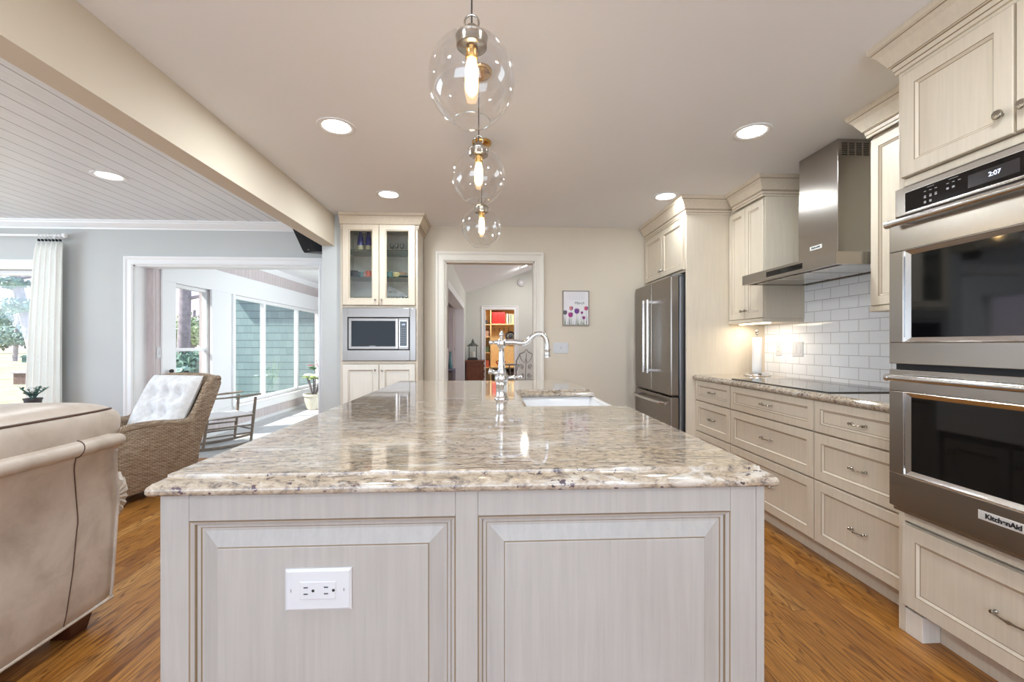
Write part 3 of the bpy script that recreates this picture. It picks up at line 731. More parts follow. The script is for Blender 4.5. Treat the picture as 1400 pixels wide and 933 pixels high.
# end towards the viewer: face frame
Yf = IY0; zt = .874; zb = .0
b = MB()
stiles = [(-.655, -.600), (-.071, -.025), (.509, .565)]
for a0, a1 in stiles: b.box(a0, a1, Yf, Yf+.02, zb, zt)
for a0, a1 in ((-.600, -.071), (-.025, .509)): b.box(a0, a1, Yf, Yf+.02, .819, zt); b.box(a0, a1, Yf, Yf+.02, zb, .13)
b.build('end_face_frame', 'island_paint', isl, bevel=.0015)
MB().box(.5665, .585, Yf+.002, Yf+.03, zb, zt).build('corner_board', 'island_paint', isl, bevel=.002)
MB().box(.5645, .567, Yf+.004, Yf+.02, zb, zt).build('corner_groove', 'glaze', isl)
def raised(O, ax, w, h, parent, mat='island_paint'):
    L = [(0,0,1),(.0025,-.001,0),(.006,-.003,0),(.0085,-.005,1),(.0105,-.010,0),(.0165,-.011,1),(.0185,-.013,0),(.024,-.013,0),(.054,-.003,1),(.0555,-.0005,0),(.057,0,0)]
    return MB().rings(O, ax['U'], ax['V'], w, h, L, 0).build('raised_panel', [mat, 'glaze'], parent)
raised((-.600, Yf, .13), YN, .529, .689, isl); raised((-.025, Yf, .13), YN, .534, .689, isl)
# long sides: flat framed panels on the left, doors and apron opening on the right
n = 4; wd = (IY1-IY0-.02)/n
for i in range(n): front('side_panel', (IX0+.02, IY0+.022+wd*(i+1)-.002, .10), XN, wd-.004, .77, isl, 'island_paint', .06, .02)
for (a, c, zt_) in ((IY0+.03, 1.80, .87), (1.83, 2.155, .62), (2.16, 2.49, .62), (2.52, IY1, .87)):
    d = front('door', (IX1-.02, a, .10), XP, c-a-.004, zt_-.10, isl, 'island_paint', .055, .02)
    knob(d, (IX1, c-.05, zt_-.08), (1,0,0))
front('side_panel', (IX1, IY1-.02, .10), dict(U=(-1,0,0), V=(0,0,1)), IX1-IX0, .77, isl, 'island_paint', .06, .02)
# countertop with ogee edge and a notch for the apron sink
ctop = [(-.64, .913), (.572, .913), (.572, 1.825), (.14, 1.825), (.14, 2.50), (.565, 2.50), (.562, 3.145), (-.632, 3.145)]
OG = [(0,.914),(.003,.9125),(.0035,.907),(.006,.9045),(.012,.903),(.020,.8995),(.0265,.894),(.029,.888),(.0285,.882),(.026,.877),(.021,.8745),(0,.8745)]
b = MB().sweep(ctop, OG, closed=True, captop=True, capbot=True)
o = b.build('countertop', 'granite', smooth=True); wn_ = o.modifiers.new('wn', 'WEIGHTED_NORMAL'); wn_.keep_sharp = True; wn_.weight = 100; tag(o, 'speckled beige granite countertop with ogee edge on the island', 'countertop')
# sink
snk = thing('apron_sink', (.37, 2.16, .66), 'white apron-front sink set into the right side of the island', 'sink')
b = MB(); x0, x1, y0, y1, z0, z1, w = .115, .602, 1.80, 2.525, .655, .873, .022
x1b = x1
vs = []
def rect(a0, a1, c0, c1, z): return [(a0,c0,z),(a1,c0,z),(a1,c1,z),(a0,c1,z)]
L = [rect(x0,x1,y0,y1,z0), rect(x0,x1,y0,y1,z1), rect(x0+w,x1-w,y0+w,y1-w,z1), rect(x0+w+.008,x1-w-.008,y0+w+.008,y1-w-.008,z1-.02), rect(x0+w+.012,x1-w-.012,y0+w+.012,y1-w-.012,z0+.04), rect(x0+w+.05,x1-w-.05,y0+w+.05,y1-w-.05,z0+.02)]
for q in L: vs += q
fs = [(0,3,2,1)]+[(i*4+j, i*4+(j+1)%4, (i+1)*4+(j+1)%4, (i+1)*4+j) for i in range(5) for j in range(4)]+[(20,21,22,23)]
b.add(vs, fs); b.build('basin', 'porcelain', snk, bevel=.006, seg=3, smooth=True)
MB().lathe([(0,0),(.02,0),(.03,.003),(.045,.003),(.046,0)], (.36, 2.16, z0+.0205), (0,0,1), 20).build('drain', 'chrome', snk, smooth=True)
# faucet
fa = thing('kitchen_faucet', (.055, 2.09, .914), 'polished chrome faucet with curved spout beside the apron sink', 'faucet')
FX, FY, FZ = .055, 2.09, .914
MB().lathe([(.034,0),(.034,.006),(.028,.010),(.0265,.02),(.026,.062),(.030,.068),(.027,.072),(.031,.084),(.0345,.098),(.031,.112),(.024,.12),(.021,.126),(.023,.13),(.0175,.14),(.0165,.16),(.0145,.19),(.0125,.215),(.0125,.235),(.016,.245),(.0205,.25),(.022,.258),(.0225,.266),(.022,.274),(.019,.281),(.012,.285),(.009,.29),(.008,.296),(.0115,.30),(.0125,.307),(.010,.313),(.005,.316),(.005,.320),(.0065,.324),(0,.328)], (FX,FY,FZ), (0,0,1), 28).build('body', 'chrome', fa, smooth=True, autosm=60)
sp_ = [(.012,.268),(.03,.2695),(.05,.270),(.075,.267),(.10,.264),(.12,.271),(.138,.288),(.155,.302),(.172,.309),(.19,.307),(.206,.296),(.2155,.278),(.2185,.255),(.2195,.240)]
def smooth_path(p, k=4):
    out_ = []
    for i in range(len(p)-1):
        p0 = Vector(p[max(i-1,0)]); p1 = Vector(p[i]); p2 = Vector(p[i+1]); p3 = Vector(p[min(i+2,len(p)-1)])
        for j in range(k):
            t = j/k; out_.append(.5*((2*p1)+(p2-p0)*t+(2*p0-5*p1+4*p2-p3)*t*t+(3*p1-p0-3*p2+p3)*t**3))
    out_.append(Vector(p[-1])); return out_
pp = smooth_path([(FX+a, FY, FZ+c) for a, c in sp_], 4)
MB().tube(pp, [.0142-.0025*min(1, i/len(pp)*1.4) for i in range(len(pp))], 16).build('spout', 'chrome', fa, smooth=True)
MB().lathe([(.011,0),(.014,-.003),(.0145,-.012),(.0125,-.016),(.0125,-.036),(.0145,-.039),(.0145,-.045),(.011,-.048),(0,-.048)], (FX+.2195, FY, FZ+.242), (0,0,1), 20).build('aerator', 'chrome', fa, smooth=True)
MB().lathe([(.010,0),(.010,.016),(.006,.02),(.009,.026),(.0115,.034),(.009,.041),(0,.044)], (FX-.017, FY, FZ+.268), (-1,0,0), 16).build('side_finial', 'chrome', fa, smooth=True)
MB().lathe([(.012,0),(.012,.01),(.009,.014),(.0085,.03),(.010,.045),(.0065,.05),(.0065,.076),(.0095,.079),(.0095,.085),(0,.087)], (FX+.012, FY-.002, FZ+.098), (1,.0,.10), 16).build('lever', 'chrome', fa, smooth=True)
MB().lathe([(.011,0),(.012,.01),(.008,.016),(.012,.026),(.0145,.034),(.011,.043),(0,.046)], (FX-.02, FY-.004, FZ+.122), (-1,-.2,.25), 16).build('side_knob', 'chrome', fa, smooth=True)
# outlet on the island end
def outlet(name, O, U, Vv, w, h, label, rot=False, rocker=None):
    U = Vector(U); Vv = Vector(Vv); N = U.cross(Vv); O = Vector(O); t = thing(name, O, label, 'wall plate')
    MB().rings(O-U*w/2-Vv*h/2, U, Vv, w, h, [(0,0,0),(0,.003,0),(.005,.0065,0)], 0).build('cover_plate', 'white_plastic', t)
    return t, U, Vv, N, O
t, U, Vv, N, O = outlet('power_outlet', ((-.345+.0), Yf, .679), (1,0,0), (0,0,1), .131, .084, 'white duplex power outlet set sideways in the left island end panel')
MB().rings(O-U*.035-Vv*.0175+N*.0065+U*.0, U, Vv, .070, .035, [(0,0,0),(0,.001,0),(.001,.0016,0)], 0).build('receptacle', 'white_plastic', t)
b = MB()
for sx in (-.0205, .0195):
    for sz in (-.0065, .0065): b.obox(O+U*(sx-.003)+Vv*sz+N*.0084, U*.0042, Vv*.0010, N*.0004)
    b.lathe([(0,.0088),(.0030,.0088)], O+U*(sx+.0115), N, 12)
b.build('slots', 'slot_dark', t)
for sx in (-.053, .051): MB().obox(O+U*sx+N*.0068, U*.0006, Vv*.003, N*.0003).build('screw', 'nickel', t)
# ================================================================ RIGHT WALL CABINETS
BX = 1.759            # face of the base drawers
# tile backsplash
struct(MB().box(XW-.008, XW, 1.70, 3.70, .914, 1.76).build('wall_tile', 'subway_tile'))
# base units
def base_unit(y0, y1, label, near_end=False):
    t = thing('drawer_cabinet', (BX+.02, (y0+y1)/2, 0), label, 'cabinet', 'base drawer cabinets along the right wall')
    MB().box(BX+.02, XW-.01, y0, y1, .10, .872).build('carcass', 'cabinet_cream', t)
    MB().box(BX+.075, BX+.09, y0, y1, 0, .10).build('toe_kick', 'cabinet_cream', t)
    g = .0025; zs = [.104, .440, .697, .873]
    for a, c in zip(zs[:-1], zs[1:]):
        d = front('drawer', (BX+.02, y1-g, a+g), XN, y1-y0-2*g, c-a-2*g, t, 'cabinet_cream', .045 if c-a < .2 else .052)
        pull(d, (BX+.0095, (y0+y1)/2, (a+c)/2), (0,1,0), (-1,0,0), .105 if y1-y0 > .6 else .085)
    return t
base_unit(3.138, 3.68, 'narrow three-drawer base cabinet beside the refrigerator panel')
base_unit(2.304, 3.138, 'wide three-drawer base cabinet under the far half of the cooktop')
base_unit(1.737, 2.304, 'three-drawer base cabinet beside the oven tower')
MB1 = MB().sweep([(XW-.01, 1.737), (BX-.005, 1.737), (BX-.005, 3.678), (XW-.01, 3.678)][::-1], [(0,.914),(.002,.9125),(.0045,.908),(.010,.905),(.017,.899),(.020,.893),(.018,.884),(.012,.876),(0,.8745)])
b = MB()
prof = [(0,.914),(.006,.9125),(.009,.907),(.016,.902),(.021,.895),(.021,.886),(.016,.878),(.010,.8745)]
xf = BX-.005
poly = [(XW-.009, .914)]+[(xf-o, z) for o, z in prof]+[(XW-.009, .8745)]
b.extrude([(x, 1.738, z) for x, z in poly], (0, 1.939, 0))
o = b.build('countertop', 'granite', smooth=True, autosm=30); wn_ = o.modifiers.new('wn', 'WEIGHTED_NORMAL'); wn_.keep_sharp = True; wn_.weight = 100; tag(o, 'grey-speckled granite countertop running under the backsplash', 'countertop')
ck = thing('induction_cooktop', (2.05, 2.70, .914), 'black glass cooktop set in the counter below the range hood', 'cooktop')
MB().box(1.79, 2.31, 2.235, 3.16, .9145, .920).build('glass_top', 'black_gloss', ck, bevel=.002)
b = MB()
for (x, y, r) in ((1.93, 2.45, .09), (2.18, 2.45, .075), (2.06, 2.72, .11), (1.93, 2.97, .075), (2.18, 2.97, .09)): b.lathe([(r, .0002), (r+.002, .0002)], (x, y, .920), (0,0,1), 32)
b.build('burner_marking', 'marking_grey', ck)
b = MB(); b.box(1.786, 1.79, 2.231, 3.164, .9142, .9195); b.box(1.79, 2.31, 2.231, 2.235, .9142, .9195); b.box(1.79, 2.31, 3.16, 3.164, .9142, .9195); b.build('metal_rim', 'steel_dark', ck)

# upper cabinets
UX = 2.05
def upper(name, y0, y1, doors, label, crown_path, z0=1.37):
    t = thing(name, (UX+.02, (y0+y1)/2, z0), label, 'cabinet')
    MB().box(UX+.02, XW-.001, y0, y1, z0, 2.429).build('carcass', 'cabinet_cream', t)
    b = MB().box(UX-.004, XW-.012, y0+(0 if doors > 1 else .003), y1-.002, z0-.028, z0); b.build('light_rail', 'cabinet_cream', t, bevel=.004)
    w = (y1-y0-.006)/doors; ds = []
    for i in range(doors):
        d = front('door', (UX+.02, y0+.003+w*(i+1)-.0015, z0+.004), XN, w-.003, 2.268-z0, t, 'cabinet_cream', .05); ds.append(d)
    crown(crown_path, t)
    return t, ds, w
t, ds, w = upper('wall_cabinet', 3.20, 3.678, 2, 'two-door wall cabinet between the refrigerator cabinet and the range hood', [(XW-.01, 3.20), (UX+.0, 3.20), (UX+.0, 3.60)][::-1])
knob(ds[0], (UX+.0, 3.20+.003+w-.03, 1.44), (-1,0,0), r=.012); knob(ds[1], (UX+.0, 3.20+.003+w+.03, 1.44), (-1,0,0), r=.012)
st = MB().box(UX+.06, UX+.10, 3.26, 3.62, 1.335, 1.341); st.build('light_strip', 'under_strip', t)
a = area('strip_glow', (0,0,0), (0,0,-1), .05, .36, 1.1, (1,.92,.80)); a.parent = t; a.location = Vector((UX+.12, 3.44, 1.33))-t.location
t, ds, w = upper('wall_cabinet', 1.737, 2.275, 1, 'narrow one-door wall cabinet between the hood and the oven tower', [(XW-.01, 2.275), (UX+.0, 2.275), (UX+.0, 1.755)], 1.375)
t.location.y += 0
b = MB()

# oven tower
OX = 1.69; OY1 = 1.735; OY0 = .905
ot = thing('oven_cabinet', (OX+.02, (OY0+OY1)/2, 0), 'tall cream cabinet housing the double wall oven', 'cabinet')
b = MB(); b.box(OX+.02, XW-.001, OY1-.018, OY1, 0, 2.429); b.box(OX+.02, XW-.001, OY0, OY0+.018, 0, 2.429)
b.box(OX+.02, XW-.001, OY0+.018, OY1-.018, 1.83, 2.429); b.box(OX+.02, XW-.001, OY0+.018, OY1-.018, .10, .495); b.box(XW-.03, XW-.001, OY0+.018, OY1-.018, .495, 1.83)
b.build('carcass', 'cabinet_cream', ot)
b = MB(); b.box(OX, OX+.02, OY1-.026, OY1, 0, 2.429); b.box(OX, OX+.02, OY0, OY0+.026, 0, 2.429)
b.box(OX, OX+.02, OY0+.026, OY1-.026, 1.815, 1.845); b.box(OX, OX+.02, OY0+.026, OY1-.026, 2.268, 2.429); b.box(OX, OX+.02, OY0+.026, OY1-.026, .455, .495)
b.build('face_frame', 'cabinet_cream', ot, bevel=.002)
b = MB().box(OX+.002, OX+.02, OY1-.0275, OY1-.026, .10, 2.28); b.build('glaze_line', 'glaze', ot)
MB().box(OX+.075, OX+.09, OY0+.018, OY1-.1, 0, .10).build('toe_kick', 'cabinet_cream', ot)
MB().box(OX+.0, OX+.075, OY1-.10, OY1-.028, 0, .10).build('corner_foot', 'cabinet_white', ot, bevel=.002)
w = (OY1-OY0-.052-.004)/2
for i, (ya) in enumerate((OY1-.028, OY1-.028-w-.003)):
    d = front('door', (OX+.004, ya, 1.848), XN, w-.002, 2.268-1.850, ot, 'cabinet_cream', .056, .022)
    knob(d, (OX-.018, (ya-w+.032) if i == 0 else ya-.03, 1.848+.075), (-1,0,0), r=.0155)
d = front('drawer', (OX+.004, OY1-.030, .118), XN, OY1-OY0-.060, .330, ot, 'cabinet_cream', .058, .022)
pull(d, (OX-.007, (OY1+OY0)/2, .283), (0,1,0), (-1,0,0), .125)
crown([(2.0, OY1), (OX, OY1), (OX, OY0), (XW-.02, OY0)], ot)
MB().box(OX+.002, XW, OY0+.0, OY1, 2.37, 2.372)
# double oven
ov = thing('double_wall_oven', (OX, (OY0+OY1)/2, .5), 'stainless steel double wall oven with black glass doors', 'oven')
OF = 1.660; y0o, y1o = OY0+.030, OY1-.014
U, Z, N = V(0,-1,0), V(0,0,1), V(-1,0,0)
MB().box(OF+.02, XW-.05, OY0+.03, OY1-.03, .50, 1.81).build('oven_body', 'steel_dark', ov)
wO = y1o-y0o
P = lambda a, z, d=0: Vector((OF-d, y1o-a, z))     # a = distance from the left edge as seen
# control panel
MB().rings(P(0, 1.690, -.02), U, Z, wO, .112, [(0,0,0),(0,.018,0),(.003,.020,0)], 0, True).build('control_panel', 'steel', ov)
ax_ = .046; bl = .052
b = MB(); b.obox(P(wO/2, 1.7385, .0005), U*(wO/2-ax_), Z*.0385, N*.0008); b.build('control_glass', 'black_gloss', ov, bevel=.0006)
b = MB(); 
for z_ in (1.6985, 1.7785): b.obox(P(wO/2, z_, .0012), U*(wO/2-ax_+.002), Z*.0015, N*.0015)
for a_ in (ax_-.001, wO-ax_+.001): b.obox(P(a_, 1.7385, .0012), U*.0015, Z*.041, N*.0015)
b.build('panel_rim', 'steel_bright', ov)
def quads(name, items, mat, parent, d):
    b = MB()
    for a, z, ww_, hh_ in items: b.obox(P(a, z, d), U*(ww_/2), Z*(hh_/2), N*.0003)
    return b.build(name, mat, parent)
items = []
for z_, xs, h_ in ((1.757, (.126,.147,.167), .0024), (1.740, (.126,.147,.167), .0024), (1.734, (.126,.147,.167), .005), (1.719, (.126,.147), .0024), (1.7145, (.126,.147), .005), (1.757, (.209,.229,.249), .0024), (1.739, (.209,.229), .007)):
    for a_ in xs: items.append((a_, z_, .0085, h_))
items += [(.147, 1.770, .026, .0014), (.229, 1.770, .032, .0014)]
for it in items: quads('key_legend', [it], 'legend', ov, .0015)
MB().obox(P(.352, 1.737, .0014), U*.075, Z*.022, N*.0002).build('display_window', 'display_grey', ov)
text('clock_digits', '2:07', .021, 'digits', ov, P(.358, 1.738, .0018), U, Z)
# doors
def oven_door(z0, z1, win0, win1, hz):
    d = MB()
    fr = .075
    loops = [(0,0,0),(0,.040,0),(.004,.045,0)]
    # front slab as rings with a rectangular window (different top and bottom margins handled by boxes)
    a0, a1 = .062, wO-.062
    b = MB()
    b.obox(P(wO/2, (z0+win0)/2, .0225-.02), U*(wO/2), Z*((win0-z0)/2), N*.0225); b.obox(P(wO/2, (z1+win1)/2, .0025), U*(wO/2), Z*((z1-win1)/2), N*.0225)
    b.obox(P(a0/2, (win0+win1)/2, .0025), U*(a0/2), Z*((win1-win0)/2), N*.0225); b.obox(P((a1+wO)/2, (win0+win1)/2, .0025), U*((wO-a1)/2), Z*((win1-win0)/2), N*.0225)
    o = b.build('oven_door', 'steel', ov, bevel=.0025)
    MB().rings(P(a0, win0, .025), U, Z, a1-a0, win1-win0, [(0,0,0),(.003,.001,0),(.004,-.004,0),(.020,-.013,0),(.0205,-.0155,0)], fillmat=False).build('window_bezel', 'steel_bright', o)
    MB().obox(P((a0+a1)/2, (win0+win1)/2, .009), U*((a1-a0)/2-.002), Z*((win1-win0)/2-.002), N*.003).build('window_glass', 'black_gloss', o)
    h = MB(); yA, yB = P(.040, hz, .062), P(wO-.040, hz, .062)
    h.tube([yA, yB], .0125, 20, 0); h.tube([yA+Vector((0,.012,0)), yA, yA-Vector((0,.001,0))], .0150, 20); h.tube([yB-Vector((0,.012,0)), yB], .0150, 20)
    for q in (.075, wO-.075): h.obox(P(q, hz, .044), U*.010, Z*.009, N*.020)
    h.build('door_handle', 'steel_bright', o, smooth=True)
    return o
oven_door(1.095, 1.678, 1.180, 1.545, 1.652)
lower = oven_door(.520, 1.072, .655, .985, 1.040)
MB().box(OF-.005, OF+.02, y0o, y1o, .500, .512).build('base_trim', 'steel_bright', ov)
for za_, zb_ in ((1.072, 1.095), (1.678, 1.690), (.512, .520)): MB().box(OF+.006, OF+.02, y0o, y1o, za_, zb_).build('vent_gap', 'black_matte', ov)
bd = MB().rings(P(.330, .590, .025), U, Z, .145, .030, [(0,0,0),(0,.0015,0),(.001,.002,0)], 0).build('badge', 'badge_metal', lower)
text('badge_lettering', 'KitchenAid', .0225, 'black_plastic', bd, P(.4025, .605, .0271), U, Z, bold=.0008)

# ================================================================ HOOD
hd = thing('range_hood', (2.15, 2.735, 1.6), 'stainless steel chimney range hood over the cooktop', 'range hood')
hy0, hy1, hx = 2.295, 3.185, 1.88
b = MB()
hz0, hz1 = 1.612, 1.680
lo = [(hx,hy0,hz0),(XW-.003,hy0,hz0),(XW-.003,hy1,hz0),(hx,hy1,hz0)]; hi = [(x,y,hz1) for x,y,_ in lo]
cx0, cy0, cy1 = 2.117, 2.572, 2.915
tp = [(cx0-.02,cy0-.02,1.735),(XW-.003,cy0-.02,1.735),(XW-.003,cy1+.02,1.735),(cx0-.02,cy1+.02,1.735)]
b.add(lo+hi+tp, [(0,1,5,4),(1,2,6,5),(2,3,7,6),(3,0,4,7),(4,5,9,8),(5,6,10,9),(6,7,11,10),(7,4,8,11),(8,9,10,11)])
# underside: rim and recessed filters
inn = [(hx+.03,hy0+.03,hz0),(XW-.03,hy0+.03,hz0),(XW-.03,hy1-.03,hz0),(hx+.03,hy1-.03,hz0)]; rec = [(x,y,hz0+.012) for x,y,_ in inn]
b.add(lo+inn+rec, [(i,(i+1)%4,4+(i+1)%4,4+i) for i in range(4)]+[(4+i,4+(i+1)%4,8+(i+1)%4,8+i) for i in range(4)]+[(8,9,10,11)])
b.build('canopy', 'steel', hd, fixn=True)
b = MB()
for k in range(3):
    ya = hy0+.05+k*.27; b.box(hx+.08, XW-.08, ya, ya+.25, hz0+.002, hz0+.008)
b.build('grease_filter', 'steel_bright', hd, bevel=.002)
MB().box(hx-.0015, hx+.002, 2.555, 2.90, hz0+.018, hz1-.016).build('control_strip', 'black_gloss', hd)
MB().box(cx0, XW-.003, cy0, cy1, 1.70, 2.12).build('lower_chimney', 'steel', hd, bevel=.002)
MB().box(cx0+.003, XW-.003, cy0+.003, cy1-.003, 2.12, 2.4285).build('upper_chimney', 'steel', hd, bevel=.002)
b = MB()
for q in range(7):
    for r in range(5):
        xx = cx0+.028+r*.046; zz = 2.330+q*.0115; b.box(xx, xx+.034, cy0+.0018, cy0+.0035, zz, zz+.0065)
b.build('vent_slots', 'slot_dark', hd)
bd = MB().rings((cx0, 2.805, 1.790), (0,-1,0), (0,0,1), .105, .026, [(0,0,0),(0,.0015,0),(.001,.002,0)], 0).build('badge', 'badge_metal', hd)
text('badge_lettering', 'KitchenAid', .0165, 'black_plastic', bd, (cx0-.0021, 2.7525, 1.803), (0,-1,0), (0,0,1), bold=.0005)

# ================================================================ REFRIGERATOR AND ITS CABINET
RX = 1.68
rc = thing('refrigerator_cabinet', (RX+.02, 4.18, 0), 'cream cabinet with side panels enclosing the refrigerator', 'cabinet')
MB().box(RX, XW-.001, 3.68, 3.70, 0, 2.429).build('side_panel', 'cabinet_cream', rc, bevel=.002)
MB().box(RX, XW-.001, 4.655, 4.678, 0, 2.429).build('side_panel', 'cabinet_cream', rc, bevel=.002)
MB().box(RX+.02, XW-.001, 3.70, 4.655, 1.80, 2.429).build('carcass', 'cabinet_cream', rc)
b = MB(); b.box(RX, RX+.02, 3.70, 4.655, 2.27, 2.429); b.box(RX, RX+.02, 3.70, 3.712, 1.80, 2.27); b.box(RX, RX+.02, 4.64, 4.655, 1.80, 2.27); b.box(RX, RX+.02, 3.70, 4.655, 1.80, 1.82); b.build('face_frame', 'cabinet_cream', rc, bevel=.0015)
w = (4.64-3.712)/2
for i in range(2):
    d = front('door', (RX+.0, 3.712+w*(i+1)-.0015, 1.822), XN, w-.003, .446, rc, 'cabinet_cream', .05)
    knob(d, (RX-.02, 3.712+w+(.03 if i else -.03), 1.822+.06), (-1,0,0), r=.012)
crown([(UX+.05, 3.68), (RX, 3.68), (RX, 4.66)][::-1], rc)
fr_ = thing('refrigerator', (1.9, 4.17, 0), 'stainless french-door refrigerator with bottom freezer drawer', 'refrigerator')
FXd = 1.56; fy0, fy1 = 3.722, 4.640
MB().box(FXd+.085, XW-.03, fy0+.012, fy1-.012, .03, 1.765).build('cabinet_body', 'alum', fr_, bevel=.004)
ym = (fy0+fy1)/2
def fdoor(name, ya, yb, za, zb):
    return MB().box(FXd, FXd+.075, ya, yb, za, zb).build(name, 'steel_fridge', fr_, bevel=.010, seg=3, smooth=False)
d1 = fdoor('door', fy0, ym-.002, .725, 1.765); d2 = fdoor('door', ym+.002, fy1, .725, 1.765); d3 = fdoor('freezer_drawer', fy0, fy1, .09, .712)
for dd, yy in ((d1, ym-.055), (d2, ym+.055)):
    h = MB(); h.tube([(FXd-.055, yy, .90), (FXd-.055, yy, 1.60)], .0145, 14, flat=1.0)
    for zz in (.925, 1.575): h.obox((FXd-.028, yy, zz), (.028,0,0), (0,.011,0), (0,0,.012))
    h.build('door_handle', 'steel_bright', dd, smooth=True)
h = MB(); pts = []
for i in range(15):
    t_ = -1+2*i/14; pts.append((FXd-.035-.035*(1-t_*t_)**.5 if abs(t_) < 1 else FXd-.03, ym+t_*.405, .655))
h.tube(pts, .013, 12); 
for sg in (-1, 1): h.obox((FXd-.017, ym+sg*.40, .655), (.018,0,0), (0,.012,0), (0,0,.012))
h.build('drawer_handle', 'steel_bright', d3, smooth=True)
MB().lathe([(0,.0),(.006,.0),(.006,.002)], (FXd-.062, fy0+.085, .655), (-1,0,0), 14).build('medallion', 'red_cloth', d3)
MB().box(FXd+.03, FXd+.3, fy0+.02, fy0+.10, 1.766, 1.785).build('hinge_cover', 'alum', fr_, bevel=.004)
MB().box(FXd+.03, FXd+.6, fy0+.03, fy1-.03, .0, .09).build('base_grille', 'black_matte', fr_)

# paper towel stand
pt = thing('paper_towel_holder', (2.19, 3.50, .914), 'chrome paper towel stand on the counter under the wall cabinet', 'paper towel holder')
px, py = 2.19, 3.50
MB().lathe([(.0,0),(.098,0),(.100,.004),(.100,.010),(.092,.014),(.088,.024),(.080,.028),(.012,.030),(.006,.034)], (px,py,.914), (0,0,1), 36).build('base', 'chrome', pt, smooth=True)
MB().lathe([(.005,.03),(.005,.335),(.010,.337),(.012,.345),(.010,.352),(.013,.358),(.013,.368),(.006,.374),(0,.374)], (px,py,.914), (0,0,1), 16).build('rod', 'nickel', pt, smooth=True)
o = MB().lathe([(.010,.032),(.035,.032),(.0355,.035),(.0355,.312),(.035,.315),(.010,.315),(.010,.032)], (px,py,.914), (0,0,1), 32).build('paper_towel_roll', 'paper_white', smooth=True)
tag(o, 'slim white paper towel roll on the chrome stand', 'paper towels')
# plates on the tile wall
def plate_on_tile(y, z, w, h, label, kind):
    t, U, Vv, N, O = outlet('wall_outlet', (XW-.008, y, z), (0,-1,0), (0,0,1), w, h, label)
    k = 2 if w > .1 else 1
    for i in range(k):
        c = O+U*((i-(k-1)/2)*.046); MB().rings(c-U*.0165-Vv*.033+N*.006, U, Vv, .033, .066, [(0,0,0),(0,.001,0),(.002,.0025,0)], 0).build('insert', 'white_plastic', t)
        if kind == 'outlet':
            b = MB()
            for zz in (-.018, .018):
                for a in (-.006, .006): b.obox(c+U*a+Vv*zz+N*.0088, U*.001, Vv*.004, N*.0004)
            b.build('slots', 'slot_dark', t)
plate_on_tile(3.49, 1.135, .075, .115, 'white outlet on the tile behind the paper towels', 'outlet')
plate_on_tile(3.27, 1.135, .12, .115, 'white double switch plate on the tile right of the outlet', 'switch')
# ================================================================ MICROWAVE CABINET
CY = 4.30; cxa, cxb = -1.437, -.70
mc = thing('microwave_cabinet', (-1.07, CY+.02, 0), 'tall cream cabinet with glass doors above a built-in microwave', 'cabinet')
b = MB(); b.box(cxa, cxa+.018, CY+.02, YB-.002, 0, 2.429); b.box(cxb-.018, cxb, CY+.02, YB-.002, 0, 2.429); b.box(cxa, cxb, YB-.02, YB-.002, 0, 2.429)
for z in (.0+.09, 1.0, 1.545, 2.34): b.box(cxa+.018, cxb-.018, CY+.02, YB-.02, z-.018, z)
b.build('carcass', 'cabinet_white', mc)
b = MB(); b.box(cxa, cxa+.022, CY, CY+.02, 0, 2.429); b.box(cxb-.022, cxb, CY, CY+.02, 0, 2.429); b.box(cxa+.022, cxb-.022, CY, CY+.02, 2.338, 2.429); b.box(cxa+.022, cxb-.022, CY, CY+.02, 1.526, 1.546)
b.box(cxa+.022, cxb-.022, CY, CY+.02, .985, 1.012); b.box(cxa+.022, cxb-.022, CY+.06, CY+.075, 0, .10); b.build('face_frame', 'cabinet_cream', mc, bevel=.0015)
w = (cxb-cxa-.044-.003)/2
for i in range(2):
    xa = cxa+.022+i*(w+.003)
    d = front('glass_door', (xa, CY+.004, 1.549), YN, w, .787, mc, 'cabinet_cream', .060, .022, glass=True)
    knob(d, (xa+(w-.03 if i == 0 else .03), CY-.018, 1.549+.05), (0,-1,0), r=.011)
    d = front('door', (xa, CY+.004, .105), YN, w, .876, mc, 'cabinet_white', .055, .022)
    knob(d, (xa+(w-.03 if i == 0 else .03), CY-.018, .925), (0,-1,0), r=.011)
crown([(cxa-.0, CY), (cxb, CY), (cxb, YB-.01)], mc)
for z in (1.835, 2.098): MB().box(cxa+.02, cxb-.02, CY+.05, YB-.022, z-.008, z).build('glass_shelf', 'shelf_glass', mc)
mw = thing('microwave', (-1.07, CY, 1.015), 'stainless built-in microwave with trim kit below the glass doors', 'microwave')
mx0, mx1, mz0, mz1 = -1.417, -.716, 1.013, 1.525
b = MB(); O = (mx0, CY+.0, mz0)
b.box(mx0, mx0+.052, CY-.018, CY+.0, mz0, mz1); b.box(mx1-.058, mx1, CY-.018, CY, mz0, mz1); b.box(mx0+.052, mx1-.058, CY-.018, CY, 1.432, mz1); b.box(mx0+.052, mx1-.058, CY-.018, CY, mz0, 1.118)
b.build('trim_kit', 'steel_x', mw, bevel=.004)
MB().box(mx0+.052, mx1-.058, CY-.003, CY+.33, 1.118, 1.432).build('recess', 'black_matte', mw)
wm0, wm1 = mx0+.064, mx1-.070
b = MB(); b.box(wm0, wm1, CY-.012, CY-.003, 1.124, 1.426)
b.build('body_front', 'steel_x', mw, bevel=.003)
dr = MB().rings((wm0, CY-.012, 1.126), (1,0,0), (0,0,1), .470, .298, [(0,0,0),(0,.012,0),(.003,.015,0),(.026,.015,0),(.028,.011,1)], 1).build('oven_door', ['steel_x', 'micro_glass'], mw)
MB().box(wm0+.450, wm0+.466, CY-.034, CY-.027, 1.13, 1.42).build('door_handle', 'steel_bright', dr, bevel=.003)
